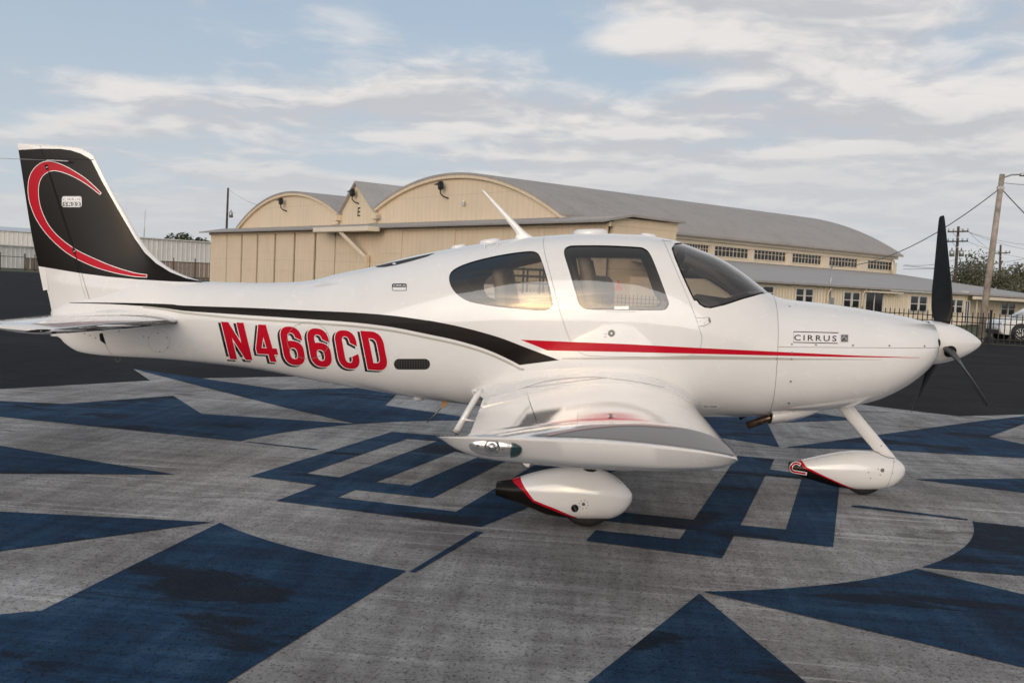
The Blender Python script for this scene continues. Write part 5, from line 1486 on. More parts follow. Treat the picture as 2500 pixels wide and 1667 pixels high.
# canopy with brace beside the small gable
c0, c1 = face_px(*ZB7(952, 538), -1.6)[0], face_px(*ZB7(1392, 525), -1.6)[0]
hobj('door_track_beam', [(c1, c0, -1.9, -.80, 5.22, 5.60)], M['trim'], hangar)
br_u = face_px(*ZB7(1140, 560), -1.6)[0]
V_, F_ = [], []
bm = bmesh.new(); add_tube(bm, [hp_(br_u, -1.6, 5.25), hp_(br_u - 2.4, -.40, 3.15)], .16, 6); bm_obj('brace', bm, M['trim'], hangar)
hobj('brace_post', [(br_u - 2.65, br_u - 2.35, -.46, -.12, 0, 3.3)], M['tan'], hangar)
# security camera dome
u_, z_ = face_px(*ZB7(2148, 318), TF)
O = hp_(u_, TF - .25, z_); scm = empty('security_camera', O); tag(scm, 'small white security camera on the arched hangar front', 'camera')
bm = bmesh.new(); bmesh.ops.create_uvsphere(bm, u_segments=14, v_segments=8, radius=.13, matrix=Matrix.Translation(O - HZ * .06)); bm_obj('lens_dome', bm, M['placard'], scm, True)
bm = bmesh.new(); add_tube(bm, [O + HZ * .02, O + HZ * .22], [.14, .10], 12); bm_obj('mount', bm, M['whiteframe'], scm, True)

# ---- long side wall with clerestory windows
UL = _br[0]
hloft('long_wall', [(TF + .3, 0), (TF + .3, 5.55), (TEND - .2, 5.55), (TEND - .2, 0)], UL + .05, UL + .3, M['tan2'], hangar)
hobj('eave_fascia', [(UL - .45, UL + .05, TF + .3, TEND + .2, 5.42, 5.72)], M['trim'], hangar)
hobj('eave_board', [(UL - .12, UL + .04, TF + .4, TEND - .1, 5.12, 5.40)], M['trim'], hangar)
_c, _zc, _R = big
_ue = _c - sqrt(_R * _R - (5.62 - _zc) ** 2)
_pr = [(_ue + (UL - .05 - _ue) * i / 6, _zc + sqrt(_R * _R - (_ue + (UL - .05 - _ue) * i / 6 - _c) ** 2)) for i in range(7)]
V_, F_ = loft_data([[hp_(u, t, z + .03) for u, z in _pr] + [hp_(u, t, z + .20) for u, z in _pr[::-1]] for t in (6.5, TEND)])
mesh('eave_roof', V_, F_, M['roof'], hangar)
hobj('far_end_wall', [(UL, _ll[0], TEND - .2, TEND, 0, 5.5)], M['tan2'], hangar)
wpx = [(-90, 85), (125, 360), (400, 622), (665, 868), (922, 1120), (1190, 1378)]
wt = []
for a, b in wpx:
    ya = 370 + (a + b) / 2 * .092
    wt.append((side_px(*Z4(a, ya), UL)[0], side_px(*Z4(b, ya), UL)[0]))
def window(parent, u, t0, t1, z0, z1, ncol, nrow, fmat, name='window', fr=.07, bar=.045, depth=.10, glass='darkglass', du=-1):
    """framed window on the long side: bars in front of one recessed sheet of glass"""
    bx = [(u - depth, u, t0, t0 + fr, z0, z1), (u - depth, u, t1 - fr, t1, z0, z1), (u - depth, u, t0 + fr, t1 - fr, z1 - fr, z1), (u - depth, u, t0 + fr, t1 - fr, z0, z0 + fr)]
    for i in range(1, ncol):
        t = t0 + (t1 - t0) * i / ncol; bx.append((u - depth * .8, u, t - bar / 2, t + bar / 2, z0 + fr, z1 - fr))
    for i in range(1, nrow):
        z = z0 + (z1 - z0) * i / nrow; bx.append((u - depth * .6, u, t0 + fr, t1 - fr, z - bar / 2, z + bar / 2))
    if ncol == 2 and nrow == 2: bx.append((u - depth * .95, u, (t0 + t1) / 2 - .09, (t0 + t1) / 2 + .09, z0 + fr, z1 - fr))
    w = hobj(name, bx, fmat, parent)
    hobj('pane', [(u - depth * .35, u - depth * .3, t0 + fr * .5, t1 - fr * .5, z0 + fr * .5, z1 - fr * .5)], M[glass], w)
    return w
zc0, zc1 = side_px(*Z4(510, 447), UL)[1], side_px(*Z4(510, 362), UL)[1]
for a, b in wt:
    window(hangar, UL + .05, a, b, zc0, zc1, 9, 2, M['trim'], 'clerestory_window', .05, .036, .07)
for (a, b), (c, d) in zip(wt, wt[1:]):
    hobj('wall_pier', [(UL - .16, UL + .04, b + .15, c - .15, 4.1, 5.10)], M['trim'], hangar)
hobj('wall_pier', [(UL - .16, UL + .04, wt[-1][1] + .15, TEND - .2, 4.0, 5.10)], M['trim'], hangar)
bm = bmesh.new(); add_tube(bm, [hp_(UL - .3, TEND - .5, 5.4), hp_(UL - .3, TEND - .5, 4.1)], .09, 8); bm_obj('downspout', bm, M['trim'], hangar, True)

# ---- lean-to offices along the side
annex = empty('office_annex', hp_(-4, 20, 0)); tag(annex, 'low cream annex with board siding and a pale grey roof beside the hangar', 'building')
UA = -8.5; TA0, TA1 = 2.2, 44.0
ze = 2.36
V_, F_ = loft_data([[hp_(u, t, z) for u, z in ((UL + .04, 4.10), (UA - .55, ze), (UA - .55, ze - .10), (UL + .04, 3.98))] for t in (TA0, TA1)])
mesh('annex_roof', V_, F_, M['roof2'], annex)
hobj('fascia', [(UA - .57, UA - .50, TA0 - .02, TA1, ze - .13, ze - .015)], M['roof'], annex)
def ribbed_wall(name, u, t0, t1, z0, z1, mat, parent, pitch=.30):
    pr = []; t = t0
    while t < t1:
        for dt, du in ((0, 0), (.16, 0), (.18, -.03), (.25, -.03), (.27, 0)):
            if t + dt < t1: pr.append((t + dt, u + du))
        t += pitch
    pr.append((t1, u))
    V_ = [hp_(q, tt, z) for z in (z0, z1) for tt, q in pr]; n = len(pr)
    return mesh(name, V_, [(i, i + 1, n + i + 1, n + i) for i in range(n - 1)], mat, parent)
tp0 = side_px(*X8(2030, 800), UA)[0]
ribbed_wall('siding_wall', UA, TA0, tp0, 0, ze - .15, M['tan2'], annex)
hobj('end_wall', [(UA + .02, UL - .02, TA0 + .05, TA0 + .2, 0, 2.3)], M['tan2'], annex)
ribbed_wall('siding_wall', UA + 1.6, tp0, TA1, 0, 2.6, M['tan2'], annex)
hobj('porch_side_wall', [(UA, UA + 1.6, tp0 - .12, tp0, 0, 2.5)], M['tan2'], annex)
for nm, x0, x1, y0, y1, nc, uu in (('window', 770, 910, 695, 775, 2, UA), ('window', 1035, 1137, 712, 797, 2, UA), ('window', 1310, 1405, 733, 826, 2, UA), ('glass_door', 1437, 1540, 728, 850, 2, UA), ('window', 1693, 1792, 755, 848, 2, UA), ('window', 1912, 1997, 775, 856, 2, UA), ('side_door', 2008, 2036, 784, 905, 2, UA), ('window', 2216, 2296, 796, 868, 2, UA + 1.6)):
    a, zt_w = side_px(*X8(x0, y0), uu); b, _ = side_px(*X8(x1, y0 + (x1 - x0) * .09), uu)
    zb_w = side_px(*X8(x0, y1), uu)[1]
    zt_w = min(zt_w, ze - .26 if uu == UA else 2.2)
    zb_w = max(zb_w, .04)
    if nm != 'window': zb_w = .04
    window(annex, uu - .035, a, b, zb_w, zt_w, nc, 2 if nm == 'window' else 1, M['whiteframe'], nm, .055, .055, .09)
# porch roof over the recess and its beam
hobj('porch_beam', [(UA - .75, UA - .45, tp0 - .3, TA1 + 3, ze - .42, ze - .20)], M['trim'], annex)
hobj('door_canopy', [(UA - .65, UA - .1, side_px(*X8(1428, 712), UA)[0], side_px(*X8(1610, 725), UA)[0], ze - .34, ze - .245)], M['trim'], annex)
for xx, yy in ((1420, 712), (1222, 690), (2075, 775)):
    t_ = side_px(*X8(xx, yy), UA)[0]; bm = bmesh.new(); add_tube(bm, [hp_(UA - .35, t_, ze - .2), hp_(UA - .12, t_, ze - .45), hp_(UA - .12, t_, .1)], .07, 8); bm_obj('downspout', bm, M['trim'], annex, True)
# service mast on the roof
mt, mz = side_px(*X8(1234, 680), UA)
bm = bmesh.new(); add_tube(bm, [hp_(UA - .1, mt, 1.4), hp_(UA - .1, mt, 3.55)], .055, 8); smast = bm_obj('service_mast', bm, M['galv'], annex, True)
hobj('meter_box', [(UA - .28, UA - .04, mt - .2, mt + .2, 1.0, 1.55)], M['galv'], annex)
mast_top = hp_(UA - .1, mt, 3.5)

# ------------------------------------------------------------------ iron fence
fence = empty('iron_fence', (8, 32, 0)); tag(fence, 'black iron picket fence between the apron and the annex', 'fence')
fl_pts = [(-9.2, 47.0), at_z(2120, 816.5, 0).xy, at_z(2415, 839, 0).xy, at_z(2640, 851, 0).xy]
fl_pts = [Vector((p[0], p[1], 0)) for p in fl_pts]
FH = 1.22
pk = bmesh.new(); add_box(pk, (0, 0, .62), (.03, .03, 1.16))
v = pk.verts.new((0, 0, 1.25)); tops = [w for w in pk.verts if w.co.z > 1.19 and w is not v]
tops.sort(key=lambda w: atan2(w.co.y, w.co.x))
for i in range(4): pk.faces.new((tops[i], tops[(i + 1) % 4], v))
pk_me = bpy.data.meshes.new('picket'); pk.to_mesh(pk_me); pk.free(); pk_me.materials.append(M['iron'])
ps = bmesh.new(); add_box(ps, (0, 0, .66), (.075, .075, 1.34)); add_box(ps, (0, 0, 1.345), (.095, .095, .03)); ps_me = bpy.data.meshes.new('post'); ps.to_mesh(ps_me); ps.free(); ps_me.materials.append(M['iron'])
def place(name, me, loc, parent, rz=0):
    o = bpy.data.objects.new(name, me); COL.objects.link(o); o.parent = parent; o.matrix_parent_inverse = parent.matrix_basis.inverted(); o.location = loc; o.rotation_euler.z = rz
    return o
acc = 0.0
for a, b in zip(fl_pts, fl_pts[1:]):
    d = b - a; L_ = d.length; e = d / L_; rz = atan2(e.y, e.x)
    for z in (.18, .80, 1.02):
        bm = bmesh.new(); c = (a + b) / 2 + Vector((0, 0, z)); add_box(bm, c, (L_, .03, .035), M=Matrix.Translation(c) @ Matrix.Rotation(rz, 4, 'Z')); bm_obj('rail', bm, M['iron'], fence)
    sp_ = .205 if a.x > -5 else .23
    n = int(L_ / sp_)
    for i in range(n):
        p = a + e * (L_ * (i + .5) / n)
        place('picket', pk_me, p, fence, rz)
    nps = max(1, round(L_ / 4.6))
    for i in range(nps + 1): place('post', ps_me, a + e * (L_ * i / nps) + Vector((0, 0.03, 0)), fence, rz)

# ------------------------------------------------------------------ poles and wires
def wire(name, A, B, sag, r, label, cat='cable', group=None, n=14):
    pts = [lerp(A, B, i / n) - Vector((0, 0, sag * 4 * (i / n) * (1 - i / n))) for i in range(n + 1)]
    o = tube(name, pts, r, M['wire'], None, 6); tag(o, label, cat, group); return o
lp_base = at_z(2398, 836, 0); lp_dep = (lp_base - CAM).dot(_f)
lp_base = at_depth(2392, 842, lp_dep + .8); lp_base.z = 0
lp_top = at_depth(2447, 426, lp_dep + .8)
lamp = empty('street_lamp_pole', lp_base); tag(lamp, 'leaning weathered wooden pole with a curved street lamp arm behind the iron fence', 'utility pole')
tube('pole', [lp_base - Vector((0, 0, .1)), lp_top], [.15, .11], M['wood'], lamp, 14)
a1 = [at_depth(x, y, lp_dep + .8) for x, y in ((2447, 440), (2452, 433), (2470, 427), (2485, 426.5), (2500, 426.5), (2520, 427))]
tube('lamp_arm', a1, .035, M['galv'], lamp, 8)
lh = at_depth(2500, 427, lp_dep + .8)
bevel_box('lamp_head', lh + Vector((.22, 0, 0)), (.75, .24, .13), M['galv'], lamp, .04)
bm = bmesh.new(); add_tube(bm, [lh + Vector((.2, 0, .05)), lh + Vector((.2, 0, .17))], [.05, .04], 8); bm_obj('photocell', bm, M['lampblack'], lamp, True)
ins_p = at_depth(2443, 459, lp_dep + .75)
bm = bmesh.new(); add_box(bm, ins_p, (.28, .12, .12)); bm_obj('cable_clamp', bm, M['galv'], lamp)
wire('service_cable', ins_p, mast_top, .9, .022, 'grey service cable running from the street lamp pole down to the annex roof mast')
wire('guy_cable', ins_p, at_depth(2560, 578, lp_dep + 4), .05, .022, 'dark cable slanting down to the right from the street lamp pole')
wire('lamp_feed_cable', at_depth(2449, 447, lp_dep + .8), at_depth(2600, 445, lp_dep + 6), .1, .012, 'thin feed wire just under the street lamp arm')
def utility_pole(top, x_base, dep, label, arms, cans=(), name='utility_pole'):
    t_ = at_depth(*top, dep); b_ = Vector((at_depth(x_base, top[1] + 140, dep).x, at_depth(x_base, top[1] + 140, dep).y, 0))
    r_ = empty(name, b_); tag(r_, label, 'utility pole')
    tube('pole', [b_, t_], [.2, .13], M['darkwood'], r_, 10)
    for (xa, ya, xb, yb) in arms:
        A, B = at_depth(xa, ya, dep - .2), at_depth(xb, yb, dep - .2)
        ar = tube('crossarm', [A, B], .10, M['darkwood'], r_, 4)
        for q in (.03, .27, .73, .97):
            p = lerp(A, B, q); bm = bmesh.new(); add_tube(bm, [p, p + Vector((0, 0, .30))], [.07, .09], 8); bm_obj('insulator', bm, M['galv'], ar, True)
        mid_ = lerp(A, B, .5)
        for q in (.2, .8):
            bm = bmesh.new(); add_tube(bm, [lerp(A, B, q), mid_ - Vector((0, 0, .7))], .035, 4); bm_obj('arm_brace', bm, M['galv'], ar)
    for (x, y0, y1) in cans:
        A, B = at_depth(x, y0, dep - .3), at_depth(x, y1, dep - .3)
        bm = bmesh.new(); add_tube(bm, [A, A - Vector((0, 0, .08)), B], [.16, .27, .26], 14); c = bm_obj('transformer', bm, M['galv'], r_, True)
        bm = bmesh.new(); add_tube(bm, [A, A + Vector((0, 0, .25))], .06, 8); bm_obj('bushing', bm, M['darkwood'], c, True)
    return r_
utility_pole((2340, 553), 2332, 105, 'dark utility pole with two crossarms and a pair of transformer cans behind the annex', [(2314, 566, 2364, 565), (2313, 590, 2363, 589)], [(2324, 611, 626), (2347, 611, 626)])
utility_pole((2443, 598), 2440, 135, 'thinner utility pole with one crossarm standing between two trees', [(2428, 619, 2466, 617)])
utility_pole((557, 459), 551, 135, 'single wooden pole with a transformer rising behind the left hangar arch', [], [(564, 517, 531)])
pA = at_depth(2316, 566, 105); pB = at_depth(2600, 598, 135)
for i, (a, b, s) in enumerate((((2340, 558), (2590, 596), .8), ((2362, 566), (2600, 612), .8), ((2362, 590), (2610, 635), .8), ((2366, 566), (2443, 612), .6))):
    wire('power_line', at_depth(*a, 105), at_depth(*b, 150), s, .018, ('thin power line from the very top of the transformer pole', 'thin power line from the end of the upper crossarm', 'thin power line from the end of the lower crossarm', 'steep thin power line from the upper crossarm to the thinner pole')[i], 'cable', 'power lines off the transformer pole')
for i, (a, b) in enumerate((((2208, 647), (2335, 632)), ((2205, 657), (2500, 632)), ((2205, 649), (2500, 652)))):
    wire('low_line', at_depth(*a, 84), at_depth(*b, 110), .3, .02, ('low line rising from the hangar eave to the transformer pole', 'low line rising from the hangar end past both poles', 'level low line from the hangar end past both poles')[i], 'cable', 'low lines off the hangar end')
wire('left_line', at_depth(560, 464, 135), at_depth(690, 505, 130), .8, .018, 'thin line from the left pole toward the arched roof')
mast = tube('radio_mast', [at_depth(351, 590, 170), at_depth(355, 513, 170)], [.09, .03], M['galv'], None, 6); tag(mast, 'thin bare radio mast on the far white building roof', 'mast')

# ------------------------------------------------------------------ trees
def tree(name, x, ybase, dep, wpx_, y_top, label, mat, seed, nleaf=9000, lsz=1.0):
    rnd = random.Random(seed); sc = dep / FPX
    top = at_depth(x, y_top, dep); base = Vector((top.x, top.y, 0)); Ht = top.z
    rt = empty(name, base); tag(rt, label, 'tree')
    W_ = wpx_ * sc
    bm = bmesh.new(); tk = .035 * Ht
    add_tube(bm, [base, base + Vector((.1, 0, Ht * .3)), base + Vector((-.1, .1, Ht * .55))], [tk, tk * .75, tk * .45], 10)
    clumps = []
    cz = Ht * .60
    for i in range(34):
        a = rnd.uniform(0, 2 * pi); rr = rnd.random() ** .55; zz = rnd.uniform(-1, 1)
        k_ = sqrt(1 - zz * zz) if abs(zz) < 1 else 0
        c = base + Vector((cos(a) * k_ * rr * W_ * .44, sin(a) * k_ * rr * W_ * .40, cz + zz * rr * Ht * .36))
        clumps.append((c, W_ * rnd.uniform(.10, .20)))
        if i < 12: add_tube(bm, [base + Vector((0, 0, Ht * rnd.uniform(.22, .45))), lerp(base + Vector((0, 0, Ht * .45)), c, .6), c], [tk * .4, tk * .22, .02], 6)
    bm_obj('trunk', bm, M['bark'], rt, True)
    Vs, Fs = [], []
    for i in range(nleaf):
        c, r = clumps[rnd.randrange(len(clumps))]
        d = Vector((rnd.gauss(0, 1), rnd.gauss(0, 1), rnd.gauss(0, .8))).normalized() * r * rnd.uniform(.35, 1.1) ** .7
        p = c + d; s = rnd.uniform(.10, .22) * (Ht / 7) * lsz
        n1 = Vector((rnd.gauss(0, 1), rnd.gauss(0, 1), rnd.gauss(0, 1))).normalized(); n2 = n1.orthogonal().normalized(); n3 = n1.cross(n2)
        k0 = len(Vs); Vs += [p - n2 * s, p + n3 * s * .6, p + n2 * s, p - n3 * s * .6]; Fs.append((k0, k0 + 1, k0 + 2, k0 + 3))
    mesh('crown', Vs, Fs, mat, rt)
    return rt
tree('leafy_tree', 2383, 740, 112, 200, 626, 'round grey-green tree standing behind the transformer pole', M['leaf'], 3, 7000, .85)
tree('leafy_tree', 2520, 745, 120, 150, 636, 'grey-green tree at the far end of the annex roof', M['leaf'], 5)
tree('leafy_tree', 2448, 745, 128, 70, 690, 'small low tree between the street lamp pole and the annex roof', M['leaf'], 9, 1800)
tree('distant_tree', 440, 640, 230, 100, 574, 'dark tree crown showing over the far white building beside the hangar', M['leaf2'], 12, 7000, 1.5)
tree('distant_tree', 487, 640, 235, 80, 581, 'lower dark tree touching the hangar corner above the far white roof', M['leaf2'], 15, 6000, 1.5)

# ------------------------------------------------------------------ car behind the fence
def make_car(O, rz, label):
    r_ = empty('parked_car', O); r_.rotation_euler.z = rz; tag(r_, label, 'car')
    # side profile, nose at -x
    low = [(-2.32, .42), (-2.36, .62), (-2.28, .80), (-2.05, .93), (-1.5, 1.02), (-1.15, 1.06)]
    prof = low + [(1.6, 1.10), (2.15, 1.08), (2.3, .9), (2.33, .5), (2.25, .34), (-2.2, .30)]
    ys = [(-.90, .93), (-.86, 1.0), (.86, 1.0), (.90, .93)]
    bm = bmesh.new()
    rings = []
    for y, s in ((-.93, .90), (-.88, .985), (-.5, 1.0), (.5, 1.0), (.88, .985), (.93, .90)):
        rings.append([bm.verts.new((x * (1 if abs(y) < .9 else .985) * (1.0 if abs(y) < .6 else .99), y, .3 + (z - .3) * s)) for x, z in prof])
    n = len(prof)
    for A, B in zip(rings, rings[1:]):
        for k in range(n): bm.faces.new((A[k], A[(k + 1) % n], B[(k + 1) % n], B[k]))
    bm.faces.new(rings[0][::-1]); bm.faces.new(rings[-1])
    bmesh.ops.recalc_face_normals(bm, faces=bm.faces[:])
    me = bpy.data.meshes.new('body'); bm.to_mesh(me); bm.free(); bod = link('body', me, M['carpaint'], r_, True, local=True); smooth_sharp(bod, 40)
    cab = [(-1.25, 1.04), (-.45, 1.60), (.2, 1.70), (1.2, 1.68), (1.9, 1.45), (2.1, 1.06)]
    def cabin(prof_, nm, mat, w0, w1, par):
        bm = bmesh.new(); rr = []
        for sg in (-1, 1): rr.append([bm.verts.new((x, sg * (w0 if z < 1.2 else w1), z)) for x, z in prof_])
        n = len(prof_)
        for k in range(n): bm.faces.new((rr[0][k], rr[0][(k + 1) % n], rr[1][(k + 1) % n], rr[1][k]))
        bm.faces.new(rr[0][::-1]); bm.faces.new(rr[1]); bmesh.ops.recalc_face_normals(bm, faces=bm.faces[:])
        bmesh.ops.bevel(bm, geom=bm.edges[:], offset=.05, segments=2, affect='EDGES')
        me = bpy.data.meshes.new(nm); bm.to_mesh(me); bm.free(); return link(nm, me, mat, par, True, local=True)
    cabin(cab, 'cabin', M['carpaint'], .86, .70, r_)
    cabin([(-1.08, 1.12), (-.42, 1.55), (1.3, 1.58), (1.75, 1.14)], 'side_glass', M['darkglass'], .87, .735, r_)
    for wx in (-1.42, 1.42):
        for sy in (-1, 1):
            bm = bmesh.new(); n = 28
            pr = [(-.11, .20), (-.11, .30), (-.07, .355), (.07, .355), (.11, .30), (.11, .20)]
            rr = [[bm.verts.new((wx + q * cos(2 * pi * k / n), sy * .84 + p, .355 + q * sin(2 * pi * k / n))) for k in range(n)] for p, q in pr]
            for A, B in zip(rr, rr[1:]):
                for k in range(n): bm.faces.new((A[k], A[(k + 1) % n], B[(k + 1) % n], B[k]))
            bm.faces.new(rr[0]); bm.faces.new(rr[-1][::-1]); bmesh.ops.recalc_face_normals(bm, faces=bm.faces[:])
            me = bpy.data.meshes.new('wheel'); bm.to_mesh(me); bm.free(); wo = link('wheel', me, M['rubber'], r_, True, local=True); smooth_sharp(wo)
            bm = bmesh.new()
            for k in range(10):
                a = 2 * pi * k / 10; add_tube(bm, [(wx, sy * .965, .355), (wx + .225 * cos(a), sy * .965, .355 + .225 * sin(a))], .022, 5)
            for k in range(20):
                a, a2 = 2 * pi * k / 20, 2 * pi * (k + 1) / 20; add_tube(bm, [(wx + .235 * cos(a), sy * .962, .355 + .235 * sin(a)), (wx + .235 * cos(a2), sy * .962, .355 + .235 * sin(a2))], .018, 5)
            me = bpy.data.meshes.new('rim'); bmesh.ops.recalc_face_normals(bm, faces=bm.faces[:]); bm.to_mesh(me); bm.free(); link('rim', me, M['chrome'], wo, True, local=True)
            bm = bmesh.new(); add_tube(bm, [(wx, sy * .90, .39), (wx, sy * .945, .39)], .43, 28); me = bpy.data.meshes.new('wheel_arch'); bmesh.ops.recalc_face_normals(bm, faces=bm.faces[:]); bm.to_mesh(me); bm.free(); link('wheel_arch', me, M['lampblack'], r_, True, local=True)
    for sy in (-1, 1):
        bm = bmesh.new(); bmesh.ops.create_uvsphere(bm, u_segments=16, v_segments=8, radius=1, matrix=Matrix.Translation((-2.12, sy * .74, .78)) @ Matrix.Rotation(radians(-12), 4, 'Y') @ Matrix.Diagonal((.26, .20, .075, 1)))
        me = bpy.data.meshes.new('headlight'); bm.to_mesh(me); bm.free(); link('headlight', me, M['chrome'], r_, True, local=True)
        bm = bmesh.new(); bmesh.ops.create_uvsphere(bm, u_segments=12, v_segments=6, radius=1, matrix=Matrix.Translation((-1.93, sy * .885, .80)) @ Matrix.Diagonal((.08, .05, .045, 1)))
        me = bpy.data.meshes.new('side_marker'); bm.to_mesh(me); bm.free(); link('side_marker', me, M['amber'], r_, True, local=True)
    bm = bmesh.new(); add_box(bm, (-2.33, 0, .40), (.10, 1.5, .18)); me = bpy.data.meshes.new('grille'); bm.to_mesh(me); bm.free(); link('grille', me, M['lampblack'], r_, False, local=True)
    return r_
M['amber'] = simple('amber lens', (.65, .18, .02), .2)
co = at_z(2489, 842, 0); cdep = 43.0
cw = at_depth(2489, 822, cdep); cw.z = 0
rzc = radians(4)
make_car(cw + Matrix.Rotation(rzc, 3, 'Z') @ Vector((1.42, .84, .0)), rzc, 'white car with its front wheel showing through the iron fence')
tag(sheet('driveway', [(11, 34.6), (40, 33.0), (40, 44), (14, 43)], -.012, M['asphalt']), 'asphalt drive behind the iron fence')

# ------------------------------------------------------------------ far left: white buildings, fence
def far_block(name, xa, xb, dep_a, dep_b, z_e, mat, label, roof=None, back=14, ridge=0., pitch=.9):
    A, B = at_depth(xa, 650, dep_a), at_depth(xb, 650, dep_b); A.z = B.z = 0
    e = (B - A).normalized(); nrm = Vector((-e.y, e.x, 0)); L_ = (B - A).length
    o = empty(name, A); tag(o, label, 'building')
    M4 = frame_mat(A, e, nrm, HZ)
    # ribbed metal wall
    pr = []; t = 0
    while t < L_: pr += [(t, 0), (t + pitch * .8, 0), (t + pitch * .83, -.07), (t + pitch * .97, -.07)]; t += pitch
    pr.append((max(L_, t), 0)); n = len(pr)
    V_ = [M4 @ Vector((x, y, z)) for z in (0, z_e) for x, y in pr]
    mesh('wall', V_, [(i, i + 1, n + i + 1, n + i) for i in range(n - 1)], mat, o)
    bm = bmesh.new(); c = M4 @ Vector((L_ / 2, back / 2 + .1, z_e / 2)); bmesh.ops.create_cube(bm, size=1, matrix=frame_mat(c, e, nrm, HZ) @ Matrix.Diagonal((L_, back, z_e - .05, 1))); bm_obj('core', bm, mat, o)
    V_, F_ = loft_data([[M4 @ Vector((x, y, z)) for y, z in ((-.4, z_e - .05), (-.4, z_e + .12), (back / 2, z_e + ridge + .2), (back + .4, z_e + .12), (back + .4, z_e - .05))] for x in (-.4, L_ + .4)])
    mesh('roof', V_, F_, roof or mat, o)
    return o
far_block('storage_building', -90, 108, 162, 176, 3.9, M['whitewall'], 'long low white metal building left of the tail with dirty walls', M['whitewall'], 10, .0)
far_block('metal_hangar', -120, 100, 205, 215, 7.6, M['whitewall'], 'tall pale blue-roofed metal building far behind the tail', M['blueroof'], 24, 1.0)
far_block('storage_building', 335, 560, 165, 178, 6.2, M['whitewall'], 'white metal building between the tail and the tan hangar', M['whitewall'], 12, .1)
def yard_fence(xa, xb, dep_a, dep_b, z, label, slat=True, mat='rust', pit=.6):
    A, B = at_depth(xa, 650, dep_a), at_depth(xb, 650, dep_b); A.z = B.z = 0
    e = (B - A).normalized(); L_ = (B - A).length; rz = atan2(e.y, e.x)
    o = empty('yard_fence', A); tag(o, label, 'fence')
    n = max(2, int(L_ / 3.4))
    for i in range(n + 1):
        p = A + e * (L_ * i / n); tube('post', [p, p + Vector((0, 0, z + .5))], .07, M['darkwood'], o, 6)
    for zz in (.25, z * .97):
        tube('rail', [A + Vector((0, 0, zz)), B + Vector((0, 0, zz))], .045, M['darkwood'], o, 6)
    if slat:
        me = bpy.data.meshes.new('slat'); b_ = bmesh.new(); add_box(b_, (0, 0, z / 2), (pit * .86, .06, z)); b_.to_mesh(me); b_.free(); me.materials.append(M[mat])
        k = int(L_ / pit)
        for i in range(k):
            place('slat', me, A + e * (L_ * (i + .5) / k) + Vector((0, .08, 0)), o, rz)
    return o
M['brownslat'] = simple('weathered brown boards', (.20, .165, .135), .9, var=.3, scale=.5)
yard_fence(-60, 60, 138, 142, 2.0, 'open wire yard fence in front of the long white building', False)
yard_fence(61, 108, 142, 144, 1.9, 'brown board fence section behind the tail', True, 'brownslat')
yard_fence(372, 530, 132, 128, 2.3, 'brown board fence between the tail and the tan hangar', True, 'brownslat', .7)

# ------------------------------------------------------------------ vehicles seen through the cabin windows
tk_c = at_depth(1487, 715, 34.0)
tank = empty('tank_trailer', (tk_c.x, tk_c.y, 0)); tag(tank, 'dark round-ended tank trailer with an orange warning triangle seen through the cabin door window', 'trailer')
ax_ = Vector((-.93, .37, 0))
rings = []
for s, q in ((-.05, .5), (0, .86), (.06, .97), (.2, 1.0), (1.9, 1.0), (2.05, .9), (2.1, .5)):
    sx_ = Vector((-ax_.y, ax_.x, 0))
    rings.append([Vector((tk_c.x, tk_c.y, tk_c.z - .02)) + ax_ * s + sx_ * (.62 * q * cos(a)) + HZ * (.60 * q * sin(a)) for a in (2 * pi * k / 28 for k in range(28))])
loft('tank', rings, M['lampblack'], tank)
M['orange'] = simple('orange reflective triangle', (.85, .10, .02), .4)
tcp = at_depth(1510, 698, 33.2)
tri = [tcp + Vector((dx, 0, dz)) for dx, dz in ((-.13, -.16), (.13, -.16), (.02, .2), (-.02, .2))]
V_, F_ = loft_data([tri, [p + Vector((0, .02, 0)) for p in tri]]); mesh('warning_triangle', V_, F_, M['orange'], tank)
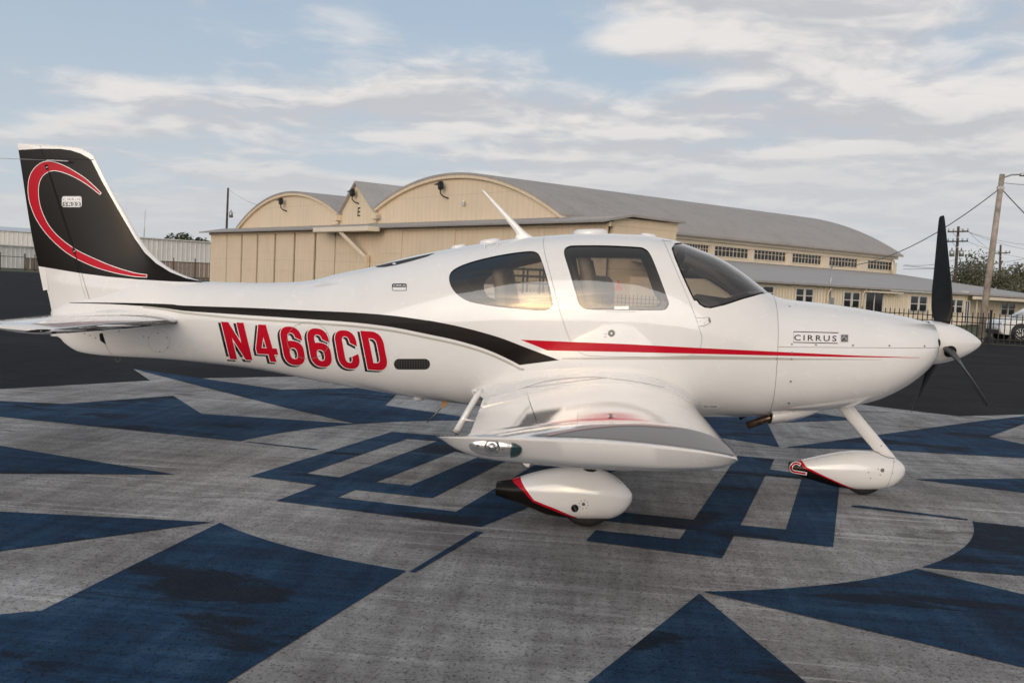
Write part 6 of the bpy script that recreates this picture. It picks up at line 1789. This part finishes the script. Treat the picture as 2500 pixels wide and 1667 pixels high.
bm = bmesh.new(); add_box(bm, tk_c + ax_ * 1.0 - Vector((0, 0, .66)), (2.1, .9, .14), M=Matrix.Translation(tk_c + ax_ * 1.0 - Vector((0, 0, .64))) @ Matrix.Rotation(atan2(ax_.y, ax_.x), 4, 'Z')); bm_obj('chassis', bm, M['lampblack'], tank)
for s in (.6, 1.5):
    for sd in (-1, 1):
        c = Vector((tk_c.x, tk_c.y, .36)) + ax_ * s + Vector((-ax_.y, ax_.x, 0)) * (.72 * sd)
        bm = bmesh.new(); w_ = Vector((-ax_.y, ax_.x, 0)) * .1; add_tube(bm, [c - w_, c + w_], .35, 20); bm_obj('wheel', bm, M['rubber'], tank)
tr_o = at_depth(1255, 700, 36.0); tr_o.z = 0
truck = empty('service_truck', tr_o); tag(truck, 'white service truck with a dark pipe rack seen through the rear cabin window', 'truck')
def tbox(nm, c, s, mat, bev=.06): 
    bm = bmesh.new(); add_box(bm, c, s); bmesh.ops.bevel(bm, geom=bm.edges[:], offset=bev, segments=2, affect='EDGES')
    bmesh.ops.recalc_face_normals(bm, faces=bm.faces[:]); me = bpy.data.meshes.new(nm); bm.to_mesh(me); bm.free(); return link(nm, me, mat, truck, False, local=True)
tbox('cab', (-.75, 0, 1.45), (1.1, 1.7, .95), M['carpaint'], .15); tbox('bonnet', (-1.75, 0, 1.0), (1.1, 1.6, .6), M['carpaint'], .12); tbox('cab_window', (-.72, -.80, 1.62), (.75, .14, .40), M['darkglass'], .03)
tbox('bed', (.95, 0, .95), (2.3, 1.75, .55), M['carpaint'], .05); tbox('bumper', (-2.32, 0, .62), (.12, 1.6, .2), M['galv'], .03)
for z in (1.55, 1.80, 2.05): 
    for y in (-.8, .8): tbox('rack_rail', (.95, y, z), (2.5, .07, .07), M['lampblack'], .01)
for x in (-.2, .4, 1.0, 1.6, 2.1):
    for y in (-.8, .8): tbox('rack_post', (x, y, 1.6), (.07, .07, 1.0), M['lampblack'], .01)
for x in (-1.75, 1.3):
    for y in (-.75, .75):
        bm = bmesh.new(); add_tube(bm, [(x, y - .11, .38), (x, y + .11, .38)], .38, 20); bmesh.ops.recalc_face_normals(bm, faces=bm.faces[:]); me = bpy.data.meshes.new('wheel'); bm.to_mesh(me); bm.free(); link('wheel', me, M['rubber'], truck, False, local=True)
